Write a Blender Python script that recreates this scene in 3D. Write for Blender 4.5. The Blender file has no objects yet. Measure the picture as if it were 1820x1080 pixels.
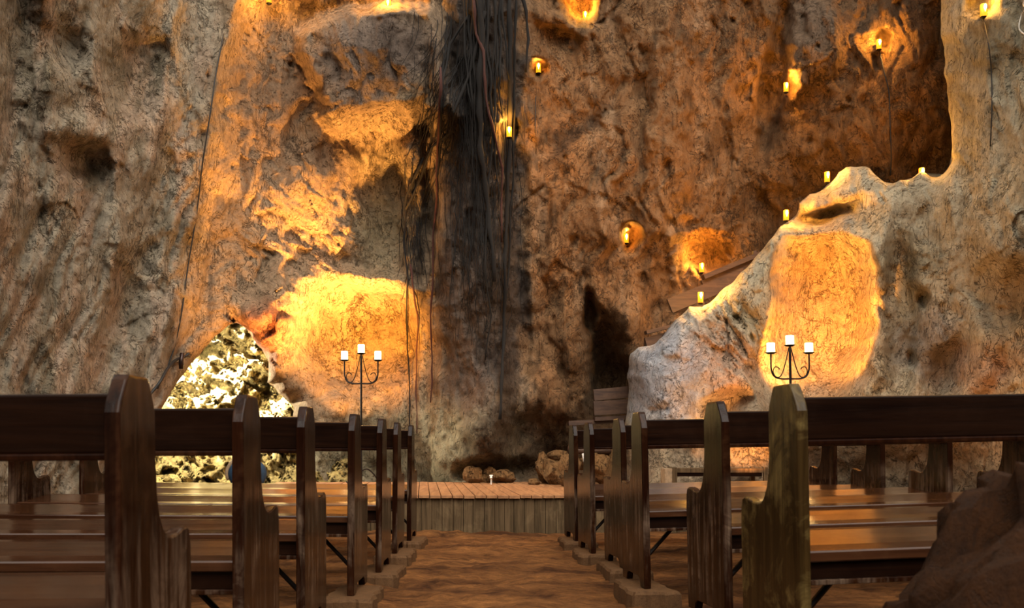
import bpy, bmesh, math, random
import numpy as np
from mathutils import Vector, Matrix, Quaternion

C = bpy.context.scene.collection
S = bpy.context.scene
random.seed(7)
R = math.radians

# ------------------------------------------------------------------ camera
FPX, U0, V0, CH = 1700.0, 900.0, 790.0, 0.80      # focal (px), vanishing point, eye height
cam_d = bpy.data.cameras.new('camera')
cam = bpy.data.objects.new('camera', cam_d)
C.objects.link(cam)
cam.location = (0, 0, CH)
cam.rotation_euler = (R(90), 0, 0)
cam_d.sensor_width = 36
cam_d.lens = FPX / 1820 * 36
cam_d.shift_x = (910 - U0) / 1820
cam_d.shift_y = (V0 - 540) / 1820
cam_d.clip_start = 0.05
cam_d.dof.use_dof = True
cam_d.dof.focus_distance = 7.5
cam_d.dof.aperture_fstop = 5.6
S.camera = cam

# ------------------------------------------------------------------ world, daylight, exposure
S.view_settings.view_transform = 'Standard'
S.view_settings.look = 'None'
S.view_settings.gamma = 1
S.view_settings.exposure = 0.12
S.view_settings.use_curve_mapping = False
W = bpy.data.worlds.new('cave_daylight')
S.world = W
W.use_nodes = True
# daylight enters from high up: bright overhead, dim at eye level and below
_wt = W.node_tree
_tc = _wt.nodes.new('ShaderNodeTexCoord')
_sx = _wt.nodes.new('ShaderNodeSeparateXYZ')
_wt.links.new(_tc.outputs['Generated'], _sx.inputs[0])
_mr = _wt.nodes.new('ShaderNodeValToRGB')
_wt.links.new(_sx.outputs['Z'], _mr.inputs[0])
_e = _mr.color_ramp.elements
_e[0].position, _e[0].color = 0.02, (0.10, 0.09, 0.075, 1)
_e[1].position, _e[1].color = 0.55, (1.0, 0.94, 0.84, 1)
_wt.links.new(_mr.outputs[0], _wt.nodes['Background'].inputs[0])
_wt.nodes['Background'].inputs[1].default_value = 1.15


def light(name, kind, loc, energy, color, target=None, size=0.02, spot=60, blend=0.3, parent=None):
    d = bpy.data.lights.new(name, kind)
    o = bpy.data.objects.new(name, d)
    C.objects.link(o)
    o.location = loc
    d.energy = energy
    d.color = color
    if kind in ('POINT', 'SPOT'):
        d.shadow_soft_size = size
    if kind == 'SPOT':
        d.spot_size = R(spot)
        d.spot_blend = blend
    if target is not None:
        v = Vector(target) - Vector(loc)
        o.rotation_euler = v.to_track_quat('-Z', 'Y').to_euler()
    if parent:
        o.parent = parent
    return o


def at(u, v, Y):
    """point seen at photo pixel (u, v) at distance Y along the view axis"""
    return Vector(((u - U0) * Y / FPX, Y, CH - (v - V0) * Y / FPX))


# broad daylight from the cave mouth behind and above the viewer
sun = light('daylight_sun', 'SUN', (0, -5, 10), 3.1, (1.0, 0.95, 0.87), target=(-1.3, 0.0, 3.6))
sun.data.angle = R(50)
# sunlight falling through the low opening in the left wall onto the rock outside
light('opening_sunlight', 'SPOT', (-9.5, 15.2, 7.0), 140000, (1.0, 0.97, 0.88), target=at(375, 660, 14.6), size=0.10, spot=15, blend=0.6)
light('opening_fill', 'POINT', (-4.75, 12.7, 2.0), 700, (1.0, 0.93, 0.72), size=0.04)  # added fill out of view, brightens the rock inside the opening
WARM = (1.0, 0.45, 0.085)
# warm floor uplighters that wash the rock behind the two candle stands
light('uplight_alcove', 'SPOT', at(655, 812, 11.5), 1050, (1.0, 0.42, 0.07), target=at(636, 560, 13.0), size=0.05, spot=62, blend=0.7)
light('uplight_ledges', 'SPOT', at(630, 812, 11.6), 3000, (1.0, 0.48, 0.13), target=at(566, 400, 12.5), size=0.05, spot=66, blend=0.9)
light('warm_fill_left', 'SPOT', at(500, 822, 10.6), 800, (1.0, 0.47, 0.13), target=at(440, 500, 11.9), size=0.05, spot=58, blend=1.0)  # added broad warm fill for the left rock, no lamp of its own
light('uplight_outcrop', 'SPOT', at(1420, 800, 9.9), 1400, (1.0, 0.40, 0.068), target=at(1450, 550, 11.3), size=0.03, spot=47, blend=0.25)
light('warm_fill_outcrop', 'SPOT', at(1340, 830, 9.6), 150, (1.0, 0.40, 0.10), target=at(1310, 690, 11.0), size=0.05, spot=80, blend=0.6)  # added warm fill for the glow low on the outcrop, no lamp seen
light('uplight_corner', 'SPOT', at(1760, 800, 7.6), 120, (1.0, 0.40, 0.10), target=at(1745, 660, 9.2), size=0.05, spot=70, blend=0.8)  # warm spot on the right wall's lower corner, away from the stands


# ------------------------------------------------------------------ numpy noise
_rng = np.random.RandomState(11)
_P = _rng.permutation(256)
_P = np.concatenate([_P, _P, _P])
_G = _rng.normal(size=(256, 3))
_G /= np.linalg.norm(_G, axis=1)[:, None]


def pn(x, y, z=0.0):
    x = np.asarray(x, float); y = np.asarray(y, float); z = np.asarray(z, float) + np.zeros_like(x)
    xi = np.floor(x).astype(int); yi = np.floor(y).astype(int); zi = np.floor(z).astype(int)
    xf, yf, zf = x - xi, y - yi, z - zi
    u, v, w = (t * t * t * (t * (t * 6 - 15) + 10) for t in (xf, yf, zf))
    xi &= 255; yi &= 255; zi &= 255

    def g(dx, dy, dz):
        h = _P[_P[_P[xi + dx] + yi + dy] + zi + dz]
        q = _G[h]
        return q[..., 0] * (xf - dx) + q[..., 1] * (yf - dy) + q[..., 2] * (zf - dz)

    def L(a, b, t):
        return a + (b - a) * t
    a = L(L(g(0, 0, 0), g(1, 0, 0), u), L(g(0, 1, 0), g(1, 1, 0), u), v)
    b = L(L(g(0, 0, 1), g(1, 0, 1), u), L(g(0, 1, 1), g(1, 1, 1), u), v)
    return L(a, b, w) * 1.5


def fbm(x, y, z=0.0, o=4, gain=0.5):
    s = 0; a = 1.0; f = 1.0
    for i in range(o):
        s = s + a * pn(x * f + 17.3 * i, y * f + 5.1 * i, np.asarray(z) * f + 3.7 * i)
        a *= gain; f *= 2.03
    return s


def ridge(x, y, z=0.0, o=4, gain=0.5):
    s = 0; a = 1.0; f = 1.0
    for i in range(o):
        s = s + a * (1 - 2 * np.abs(pn(x * f + 31.7 * i, y * f + 9.1 * i, np.asarray(z) * f)))
        a *= gain; f *= 2.07
    return s


def facet(x, y, seed=0):
    """flat tilted chips: nearest-cell plane field in 2-D, about -1..1"""
    xi = np.floor(x).astype(int); yi = np.floor(y).astype(int)
    best = np.full(x.shape, 9.0); val = np.zeros_like(x)
    for dx in (-1, 0, 1):
        for dy in (-1, 0, 1):
            cx = xi + dx; cy = yi + dy
            h = _P[(_P[(cx + seed) & 255] + cy) & 255]
            h2 = _P[h + 77]; h3 = _P[h + 151]; h4 = _P[h2 + 33]
            px = cx + h / 256.0; py = cy + h2 / 256.0
            d = (x - px) ** 2 + (y - py) ** 2
            vv = (h3 / 128.0 - 1) * (x - px) * 1.2 + (h4 / 128.0 - 1) * (y - py) * 1.2 + (_P[h3 + 9] / 128.0 - 1) * .35
            m = d < best
            best = np.where(m, d, best); val = np.where(m, vv, val)
    return val


def sst(a, b, t):
    t = np.clip((t - a) / (b - a), 0, 1)
    return t * t * (3 - 2 * t)


def blob(u, v, cu, cv, ru, rv, ang=0, p=1.0):
    a = R(ang); c, s = math.cos(a), math.sin(a)
    du, dv = u - cu, v - cv
    x = (du * c + dv * s) / ru; y = (-du * s + dv * c) / rv
    return np.exp(-np.power(x * x + y * y, p))


def polyline(u, v, pts):
    """distance in px to an open polyline, the nearest point and the signed side"""
    pts = np.array(pts, float)
    best = np.full(u.shape, 1e18); nu = np.zeros_like(u); nv = np.zeros_like(u); side = np.zeros_like(u)
    for (ax, ay), (bx, by) in zip(pts[:-1], pts[1:]):
        ex, ey = bx - ax, by - ay
        t = np.clip(((u - ax) * ex + (v - ay) * ey) / (ex * ex + ey * ey + 1e-9), 0, 1)
        qx, qy = ax + t * ex, ay + t * ey
        d = (u - qx) ** 2 + (v - qy) ** 2
        m = d < best
        best = np.where(m, d, best); nu = np.where(m, qx, nu); nv = np.where(m, qy, nv)
        side = np.where(m, np.sign(ex * (v - ay) - ey * (u - ax)), side)
    return np.sqrt(best), nu, nv, side


def inside(u, v, pts):
    r = np.zeros(u.shape, bool)
    n = len(pts)
    for i in range(n):
        (x1, y1), (x2, y2) = pts[i], pts[(i + 1) % n]
        if y1 == y2:
            continue
        c = ((y1 > v) != (y2 > v)) & (u < (x2 - x1) * (v - y1) / (y2 - y1) + x1)
        r ^= c
    return r


def rough_line(pts, amp, step=7.0, seed=0):
    out = []
    for (ax, ay), (bx, by) in zip(pts[:-1], pts[1:]):
        n = max(1, int(math.hypot(bx - ax, by - ay) / step))
        for k in range(n):
            t = k / n
            x, y = ax + (bx - ax) * t, ay + (by - ay) * t
            q = np.array([x / 23.0]), np.array([y / 23.0])
            out.append((x + amp * float(fbm(q[0], q[1], 3.3 + seed, 3)[0]), y + amp * float(fbm(q[0], q[1], 8.9 + seed, 3)[0])))
    out.append(pts[-1])
    return out


# ------------------------------------------------------------------ object helpers
def tag(o, label=None, cat=None, group=None, kind=None):
    if label: o['label'] = label
    if cat: o['category'] = cat
    if group: o['group'] = group
    if kind: o['kind'] = kind
    return o


def empty(name, loc, rz=0):
    o = bpy.data.objects.new(name, None)
    C.objects.link(o)
    o.location = loc
    o.rotation_euler = (0, 0, rz)
    o.empty_display_size = 0.1
    return o


def obj(name, bm, m, parent=None, smooth=False, loc=None):
    me = bpy.data.meshes.new(name)
    bm.to_mesh(me); bm.free()
    me.materials.append(m)
    if smooth:
        for p in me.polygons:
            p.use_smooth = True
    o = bpy.data.objects.new(name, me)
    C.objects.link(o)
    if parent: o.parent = parent
    if loc is not None: o.location = loc
    return o


def copy_tree(o, parent=None):
    c = o.copy()
    C.objects.link(c)
    c.parent = parent
    for ch in list(o.children):
        copy_tree(ch, c)
    return c


def add_box(bm, x0, x1, y0, y1, z0, z1, bev=0.0, M=None):
    r = bmesh.ops.create_cube(bm, size=1)
    vs = r['verts']
    for v in vs:
        v.co = Vector((x0 + (v.co.x + .5) * (x1 - x0), y0 + (v.co.y + .5) * (y1 - y0), z0 + (v.co.z + .5) * (z1 - z0)))
    if bev:
        es = list({e for v in vs for e in v.link_edges})
        b = bmesh.ops.bevel(bm, geom=es, offset=bev, segments=2, profile=.6, affect='EDGES')
        vs = list({v for f in b['faces'] for v in f.verts} | {v for v in vs if v.is_valid})
    if M is not None:
        for v in vs: v.co = M @ v.co
    return vs


def add_tube(bm, pts, rad, n=8, caps=True):
    pts = [Vector(p) for p in pts]
    rads = rad if isinstance(rad, (list, tuple)) else [rad] * len(pts)
    rings = []
    prev = None
    for i, p in enumerate(pts):
        d = (pts[min(i + 1, len(pts) - 1)] - pts[max(i - 1, 0)])
        if d.length < 1e-9: d = Vector((0, 0, 1))
        d.normalize()
        if prev is None:
            a = d.orthogonal().normalized()
        else:
            a = (prev - d * prev.dot(d))
            a = a.normalized() if a.length > 1e-6 else d.orthogonal().normalized()
        prev = a
        b = d.cross(a)
        rings.append([bm.verts.new(p + (a * math.cos(2 * math.pi * k / n) + b * math.sin(2 * math.pi * k / n)) * rads[i]) for k in range(n)])
    for r0, r1 in zip(rings[:-1], rings[1:]):
        for k in range(n):
            bm.faces.new((r0[k], r0[(k + 1) % n], r1[(k + 1) % n], r1[k]))
    if caps:
        bm.faces.new(list(reversed(rings[0]))); bm.faces.new(rings[-1])


def add_lathe(bm, prof, n=20, c=(0, 0, 0)):
    rings = []
    for (r, z) in prof:
        if r < 1e-5:
            rings.append([bm.verts.new((c[0], c[1], c[2] + z))])
        else:
            rings.append([bm.verts.new((c[0] + r * math.cos(2 * math.pi * k / n), c[1] + r * math.sin(2 * math.pi * k / n), c[2] + z)) for k in range(n)])
    for a, b in zip(rings[:-1], rings[1:]):
        for k in range(n):
            q = (k + 1) % n
            if len(a) == 1 and len(b) == 1: continue
            if len(a) == 1: bm.faces.new((a[0], b[q], b[k]))
            elif len(b) == 1: bm.faces.new((a[k], a[q], b[0]))
            else: bm.faces.new((a[k], a[q], b[q], b[k]))


def spline(pts, n=8):
    """Catmull-Rom through the points"""
    pts = [Vector(p) for p in pts]
    out = []
    for i in range(len(pts) - 1):
        p0 = pts[max(i - 1, 0)]; p1 = pts[i]; p2 = pts[i + 1]; p3 = pts[min(i + 2, len(pts) - 1)]
        for k in range(n):
            t = k / n
            out.append(.5 * ((2 * p1) + (p2 - p0) * t + (2 * p0 - 5 * p1 + 4 * p2 - p3) * t * t + (3 * p1 - p0 - 3 * p2 + p3) * t ** 3))
    out.append(pts[-1])
    return out


# ------------------------------------------------------------------ materials
def mat(name):
    m = bpy.data.materials.new(name)
    m.use_nodes = True
    nt = m.node_tree
    return m, nt, nt.nodes['Principled BSDF']


def N(nt, t, **k):
    n = nt.nodes.new(t)
    for a, b in k.items():
        if a.startswith('i_'):
            n.inputs[a[2:].replace('_', ' ')].default_value = b
        else:
            setattr(n, a, b)
    return n


def mixc(nt, fac, a, b, mode='MIX'):
    n = nt.nodes.new('ShaderNodeMix')
    n.data_type = 'RGBA'; n.blend_type = mode
    for s, val in ((0, fac), (6, a), (7, b)):
        if isinstance(val, bpy.types.NodeSocket): nt.links.new(val, n.inputs[s])
        else: n.inputs[s].default_value = val if s == 0 else (*val, 1)
    return n.outputs[2]


def ramp(nt, src, stops):
    n = nt.nodes.new('ShaderNodeValToRGB')
    e = n.color_ramp.elements
    while len(e) < len(stops): e.new(.5)
    for el, (p, c) in zip(e, stops):
        el.position = p
        el.color = (c, c, c, 1) if not hasattr(c, '__len__') else (*c, 1)
    nt.links.new(src, n.inputs[0])
    return n.outputs[0]


def math_n(nt, op, a, b=0.0):
    n = nt.nodes.new('ShaderNodeMath'); n.operation = op
    for i, val in enumerate((a, b)):
        if isinstance(val, bpy.types.NodeSocket): nt.links.new(val, n.inputs[i])
        else: n.inputs[i].default_value = val
    return n.outputs[0]


def rock_mat(name, base=None, bump=1.0, streak=0.5, scale=1.0, crack=1.0):
    """weathered limestone: zone colour (attribute 'tint' or a flat base) broken by mineral streaks, speckle, fine cracks"""
    m, nt, P = mat(name)
    tc = nt.nodes.new('ShaderNodeTexCoord')
    co = tc.outputs['Object']
    mp = N(nt, 'ShaderNodeMapping'); mp.inputs['Scale'].default_value = (scale, scale, scale)
    nt.links.new(co, mp.inputs[0]); co = mp.outputs[0]
    ms = N(nt, 'ShaderNodeMapping'); ms.inputs['Scale'].default_value = (2.2 * scale, 2.2 * scale, .42 * scale)
    nt.links.new(tc.outputs['Object'], ms.inputs[0])
    if base is None:
        a = N(nt, 'ShaderNodeAttribute'); a.attribute_name = 'tint'
        col = a.outputs['Color']
    else:
        rgb = N(nt, 'ShaderNodeRGB'); rgb.outputs[0].default_value = (*base, 1); col = rgb.outputs[0]
    n1 = N(nt, 'ShaderNodeTexNoise', i_Scale=1.6, i_Detail=8.0, i_Roughness=.66, i_Distortion=.8)
    n2 = N(nt, 'ShaderNodeTexNoise', i_Scale=9.0, i_Detail=8.0, i_Roughness=.72, i_Distortion=.4)
    n3 = N(nt, 'ShaderNodeTexNoise', i_Scale=2.4, i_Detail=8.0, i_Roughness=.7, i_Distortion=.3)
    n4 = N(nt, 'ShaderNodeTexNoise', i_Scale=42.0, i_Detail=6.0, i_Roughness=.75)
    for q in (n1, n2, n4): nt.links.new(co, q.inputs['Vector'])
    nt.links.new(ms.outputs[0], n3.inputs['Vector'])
    # warped coordinates for cracks
    wv = N(nt, 'ShaderNodeMixRGB'); wv.blend_type = 'LINEAR_LIGHT'; wv.inputs[0].default_value = .22
    nt.links.new(co, wv.inputs[1]); nt.links.new(n2.outputs['Color'], wv.inputs[2])
    c1 = N(nt, 'ShaderNodeTexVoronoi', feature='DISTANCE_TO_EDGE', i_Scale=2.6)
    nt.links.new(wv.outputs[0], c1.inputs['Vector'])
    k1 = ramp(nt, c1.outputs[0], [(0.0, 0.0), (0.022, 1.0)])
    # cracks only where a broad noise allows; thin creases along the zero line of a warped noise; small dark pits
    gate = ramp(nt, n1.outputs[0], [(.50, 0.0), (.62, 1.0)])
    k1g = math_n(nt, 'MAXIMUM', k1, math_n(nt, 'SUBTRACT', 1.0, gate))
    k2g = 1.0
    crs = []
    for sc_, wd, src, lo, hi in ((2.1, .010, n2, .46, .54), (5.5, .014, n1, .50, .60), (3.4, .012, n3, .48, .58)):
        q = N(nt, 'ShaderNodeTexNoise', i_Scale=sc_, i_Detail=6.0, i_Roughness=.60, i_Distortion=1.2)
        nt.links.new(ms.outputs[0] if sc_ == 3.4 else co, q.inputs['Vector'])
        ab = math_n(nt, 'ABSOLUTE', math_n(nt, 'SUBTRACT', q.outputs[0], .5))
        ln = ramp(nt, ab, [(0.0, 0.0), (wd, 1.0)])
        g_ = ramp(nt, src.outputs[0], [(lo, 0.0), (hi, 1.0)])
        crs.append(math_n(nt, 'MAXIMUM', ln, math_n(nt, 'SUBTRACT', 1.0, g_)))
    crease = math_n(nt, 'MULTIPLY', math_n(nt, 'MULTIPLY', crs[0], crs[1]), crs[2])
    pv = N(nt, 'ShaderNodeTexVoronoi', i_Scale=13.0)
    nt.links.new(wv.outputs[0], pv.inputs['Vector'])
    pr = N(nt, 'ShaderNodeSeparateColor'); nt.links.new(pv.outputs['Color'], pr.inputs[0])
    pit = math_n(nt, 'MAXIMUM', ramp(nt, pv.outputs['Distance'], [(.10, 0.0), (.28, 1.0)]), ramp(nt, pr.outputs[0], [(.80, 1.0), (.84, 0.0)]))
    k2g = math_n(nt, 'MULTIPLY', crease, pit)
    v1 = ramp(nt, n1.outputs[0], [(.28, (.62, .58, .54)), (.5, (1, 1, 1)), (.72, (1.28, 1.24, 1.16))])
    v2 = ramp(nt, n2.outputs[0], [(.30, (.50, .46, .42)), (.46, (.98, .98, .98)), (.70, (1.26, 1.22, 1.16))])
    v3 = ramp(nt, n3.outputs[0], [(.30, (.58, .52, .46)), (.52, (1, 1, 1)), (.72, (1.3, 1.22, 1.1))])
    v4 = ramp(nt, n4.outputs[0], [(.33, (.52, .49, .46)), (.52, (1.06, 1.06, 1.06)), (.7, (1.2, 1.18, 1.14))])
    col = mixc(nt, .75, col, v1, 'MULTIPLY')
    col = mixc(nt, .8, col, v2, 'MULTIPLY')
    col = mixc(nt, streak, col, v3, 'MULTIPLY')
    col = mixc(nt, .6, col, v4, 'MULTIPLY')
    kk = math_n(nt, 'MULTIPLY', k1g, k2g)
    dark = math_n(nt, 'SUBTRACT', 1.0, kk)
    col = mixc(nt, math_n(nt, 'MULTIPLY', dark, .85 * crack), col, (.035, .024, .016))
    nt.links.new(col, P.inputs['Base Color'])
    P.inputs['Roughness'].default_value = .78
    P.inputs['Specular IOR Level'].default_value = .14
    h = math_n(nt, 'ADD', math_n(nt, 'MULTIPLY', n2.outputs[0], .034), math_n(nt, 'MULTIPLY', n4.outputs[0], .022))
    h = math_n(nt, 'ADD', h, math_n(nt, 'MULTIPLY', kk, .022 * crack))
    h = math_n(nt, 'ADD', h, math_n(nt, 'MULTIPLY', n3.outputs[0], .04))
    b = N(nt, 'ShaderNodeBump', i_Strength=bump, i_Distance=1.0)
    nt.links.new(h, b.inputs['Height'])
    nt.links.new(b.outputs[0], P.inputs['Normal'])
    return m


def wood_mat(name, dark, mid, worn, axis, rough=.2, wear=.35, coat=.4, bump=.15, spec=.5, pale_streak=None):
    m, nt, P = mat(name)
    tc = nt.nodes.new('ShaderNodeTexCoord')
    oi = nt.nodes.new('ShaderNodeObjectInfo')
    add = N(nt, 'ShaderNodeVectorMath', operation='ADD')
    mul = N(nt, 'ShaderNodeVectorMath', operation='SCALE')
    nt.links.new(oi.outputs['Location'], mul.inputs[0]); mul.inputs['Scale'].default_value = 3.17
    nt.links.new(tc.outputs['Object'], add.inputs[0]); nt.links.new(mul.outputs[0], add.inputs[1])
    mp = N(nt, 'ShaderNodeMapping')
    sc = [26.0, 26.0, 26.0]; sc[axis] = 1.6
    mp.inputs['Scale'].default_value = sc
    nt.links.new(add.outputs[0], mp.inputs[0])
    g = N(nt, 'ShaderNodeTexNoise', i_Scale=1.0, i_Detail=7.0, i_Roughness=.65, i_Distortion=.6)
    nt.links.new(mp.outputs[0], g.inputs['Vector'])
    w = N(nt, 'ShaderNodeTexNoise', i_Scale=3.1, i_Detail=6.0, i_Roughness=.7, i_Distortion=1.2)
    nt.links.new(add.outputs[0], w.inputs['Vector'])
    col = mixc(nt, ramp(nt, g.outputs[0], [(.34, 0.0), (.66, 1.0)]), dark, mid)
    wf = math_n(nt, 'MULTIPLY', ramp(nt, w.outputs[0], [(.5, 0.0), (.68, 1.0)]), ramp(nt, g.outputs[0], [(.35, .15), (.65, 1.0)]))
    col = mixc(nt, math_n(nt, 'MULTIPLY', wf, wear), col, worn)
    if pale_streak:
        # pale vertical streaks on the lower half, different on every pew
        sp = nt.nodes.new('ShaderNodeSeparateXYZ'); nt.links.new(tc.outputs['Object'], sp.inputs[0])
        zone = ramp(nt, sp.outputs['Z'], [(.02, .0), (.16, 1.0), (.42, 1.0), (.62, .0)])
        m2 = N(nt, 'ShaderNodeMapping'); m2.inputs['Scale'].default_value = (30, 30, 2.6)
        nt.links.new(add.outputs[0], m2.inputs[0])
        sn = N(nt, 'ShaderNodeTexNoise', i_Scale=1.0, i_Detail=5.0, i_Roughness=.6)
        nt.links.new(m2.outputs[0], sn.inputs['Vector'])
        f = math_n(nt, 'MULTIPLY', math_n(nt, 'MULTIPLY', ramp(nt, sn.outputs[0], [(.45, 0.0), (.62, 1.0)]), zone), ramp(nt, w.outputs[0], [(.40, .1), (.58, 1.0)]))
        col = mixc(nt, math_n(nt, 'MULTIPLY', f, .75), col, pale_streak)
    nt.links.new(col, P.inputs['Base Color'])
    r = math_n(nt, 'ADD', math_n(nt, 'MULTIPLY', w.outputs[0], .22), rough - .08)
    nt.links.new(r, P.inputs['Roughness'])
    P.inputs['Coat Weight'].default_value = coat
    P.inputs['Specular IOR Level'].default_value = spec
    P.inputs['Coat Roughness'].default_value = .12
    b = N(nt, 'ShaderNodeBump', i_Strength=bump, i_Distance=.01)
    nt.links.new(g.outputs[0], b.inputs['Height'])
    nt.links.new(b.outputs[0], P.inputs['Normal'])
    return m


def plain(name, color, rough=.5, metal=0.0, emit=None, strength=0.0):
    m, nt, P = mat(name)
    tc = nt.nodes.new('ShaderNodeTexCoord')
    n = N(nt, 'ShaderNodeTexNoise', i_Scale=35.0, i_Detail=4.0)
    nt.links.new(tc.outputs['Object'], n.inputs['Vector'])
    v = ramp(nt, n.outputs[0], [(.3, .7), (.7, 1.15)])
    nt.links.new(mixc(nt, 1.0, color, v, 'MULTIPLY'), P.inputs['Base Color'])
    P.inputs['Roughness'].default_value = rough
    P.inputs['Metallic'].default_value = metal
    if emit:
        P.inputs['Emission Color'].default_value = (*emit, 1)
        P.inputs['Emission Strength'].default_value = strength
    return m


M_rock = rock_mat('limestone', bump=1.0)
M_sunrock = rock_mat('yellow_limestone', base=(.46, .34, .125), bump=1.3, streak=.3)
M_stone = rock_mat('loose_rock', base=(.34, .18, .070), bump=1.2, scale=2.0, streak=.5)
M_boulder = rock_mat('brown_boulder', base=(.060, .021, .005), bump=1.0, scale=2.2, streak=.2, crack=.5)
M_slab = rock_mat('concrete_pad', base=(.115, .058, .025), bump=.35, scale=4.0, streak=.1, crack=.3)
M_panel = wood_mat('varnished_panel', (.006, .0017, .0007), (.022, .0066, .0026), (.085, .036, .014), 2, rough=.13, wear=.5, coat=.0, spec=.12, pale_streak=(.16, .105, .07))
M_gold = wood_mat('golden_sheen_panel', (.016, .008, .0025), (.050, .027, .008), (.26, .18, .060), 2, rough=.18, wear=.8, coat=.0, spec=.14)  # golden reflection put into the wood colour
M_board = wood_mat('varnished_board', (.005, .0016, .0007), (.014, .0048, .002), (.028, .011, .005), 0, rough=.28, wear=.3, coat=.0, spec=.12)
M_seat = wood_mat('varnished_seat', (.024, .008, .0035), (.060, .022, .009), (.10, .045, .02), 0, rough=.13, wear=.4, bump=.05, coat=.2)
M_deck = wood_mat('deck_boards', (.22, .090, .032), (.40, .185, .070), (.44, .24, .11), 1, rough=.6, wear=.4, coat=0)
M_front = wood_mat('weathered_planks', (.045, .028, .012), (.125, .078, .038), (.20, .135, .07), 2, rough=.75, wear=.8, coat=0, bump=.4, spec=.15)
M_beam = wood_mat('stair_timber', (.035, .015, .007), (.09, .042, .020), (.15, .08, .045), 0, rough=.6, wear=.5, coat=0)
M_iron = plain('black_iron', (.018, .012, .009), .5, .6)
M_cable = plain('black_cable', (.012, .010, .009), .6)
M_candle = plain('lit_candle', (.9, .8, .6), .5, emit=(1.0, .78, .36), strength=5.0)
M_amber = plain('amber_cup', (.35, .12, .01), .4, emit=(1.0, .40, .01), strength=1.3)
M_flame = plain('flame', (1, .9, .5), .5, emit=(1.0, .82, .35), strength=14.0)
M_root = plain('fig_root', (.007, .0045, .003), .95)
M_rootred = plain('red_root', (.055, .014, .008), .9)
M_blue = plain('blue_cloth', (.008, .036, .075), .7)
M_tan = plain('tan_rim', (.30, .20, .11), .7)
M_white = plain('white_paint', (.75, .70, .62), .5)
M_green = plain('leaf_green', (.07, .16, .025), .6)


# ------------------------------------------------------------------ cave walls
def sheet_mesh(name, U, V, depth, tint, m, snap=None, keep=None):
    uu, vv = np.meshgrid(U, V)
    nv_, nu_ = uu.shape
    D = depth(uu, vv)
    su, sv = uu.copy(), vv.copy()
    if snap is not None:
        su, sv, D = snap(uu, vv, D)
    X = (su - U0) * D / FPX; Z = CH - (sv - V0) * D / FPX
    co = np.stack([X, D, Z], -1).reshape(-1, 3).astype(np.float32)
    idx = np.arange(nv_ * nu_).reshape(nv_, nu_)
    q = np.stack([idx[:-1, :-1], idx[1:, :-1], idx[1:, 1:], idx[:-1, 1:]], -1)
    if keep is not None:
        k = keep(uu, vv)
        kf = k[:-1, :-1] & k[1:, :-1] & k[1:, 1:] & k[:-1, 1:]
        q = q[kf]
    q = q.reshape(-1, 4)
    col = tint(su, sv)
    used = np.zeros(len(co), bool); used[q.ravel()] = True
    remap = np.cumsum(used) - 1
    co = co[used]; q = remap[q]; col = col.reshape(-1, 3)[used]
    me = bpy.data.meshes.new(name)
    me.vertices.add(len(co)); me.vertices.foreach_set('co', co.ravel())
    me.loops.add(q.size); me.loops.foreach_set('vertex_index', q.ravel().astype(np.int32))
    me.polygons.add(len(q)); me.polygons.foreach_set('loop_start', np.arange(0, q.size, 4, dtype=np.int32))
    me.update(calc_edges=True)
    me.polygons.foreach_set('use_smooth', np.ones(len(q), bool))
    ca = me.color_attributes.new('tint', 'FLOAT_COLOR', 'POINT')
    rgba = np.ones((len(co), 4), np.float32); rgba[:, :3] = col
    ca.data.foreach_set('color', rgba.ravel())
    me.materials.append(m)
    o = bpy.data.objects.new(name, me)
    C.objects.link(o)
    return o


def rock_detail(u, v, amt=1.0, vert=1.0, seed=0.0):
    """relief in metres (positive = away from the viewer); u, v in photo px (141 px to the metre)"""
    x = u / 141.0; y = v / 141.0
    wx = x + .25 * fbm(x * 1.3, y * 1.3, 4 + seed, 3); wy = y + .25 * fbm(x * 1.3, y * 1.3, 9 + seed, 3)
    d = .16 * fbm(wx * .8, wy * .55, 1.5 + seed, 4)
    d += vert * .075 * ridge(wx * 2.0, wy * .45, 2.2 + seed, 3)
    d += vert * .030 * fbm(wx * 5.0, wy * .9, 6.2 + seed, 3)
    d += .024 * facet(wx * 2.1, wy * 1.4) + .012 * facet(wx * 5.3 + 3, wy * 3.6, 40)
    d += .038 * fbm(x * 4.4, y * 1.9, 3 + seed, 4, .58)
    pit = np.clip(fbm(x * 3.4, y * 2.6, 12 + seed, 3) - .62, 0, 1)
    d += .22 * pit
    return d * amt


BU = [-900, -700, -400, -100, 0, 150, 300, 370, 430, 520, 640, 740, 800, 860, 920, 970, 1060, 1150, 1250, 1350, 1500, 1700, 2000]
BD = [2.6, 4.2, 5.3, 7.2, 8.0, 9.5, 11.15, 11.7, 12.0, 12.35, 12.75, 12.7, 12.45, 12.25, 12.4, 12.75, 12.85, 12.8, 13.0, 13.35, 13.3, 12.8, 12.6]
# the main fold that runs down the left wall
FOLD = [(440, -320), (428, -60), (418, 0), (395, 70), (380, 170), (368, 240), (345, 350), (325, 430), (306, 540), (285, 690), (262, 820), (250, 1100)]
FOLD2 = [(330, -320), (312, 0), (303, 60), (292, 170), (280, 230), (245, 330), (200, 470), (160, 600), (120, 760)]
FOLD3 = [(80, -320), (72, 0), (62, 90), (52, 200), (35, 280), (0, 400), (-60, 560)]
FOLD4 = [(150, -320), (156, 0), (162, 120), (190, 200), (212, 330), (214, 430)]
HOLE_L = rough_line([(262, 1000), (270, 880), (274, 790), (284, 733), (301, 702), (326, 664), (351, 634), (376, 604), (394, 584), (418, 573)], 3.0, seed=1)
HOLE_R = rough_line([(418, 573), (436, 583), (450, 606), (470, 622), (482, 650), (470, 678), (492, 700), (524, 722), (532, 760), (548, 820), (560, 900), (565, 1000)], 12.0, seed=2)
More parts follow.
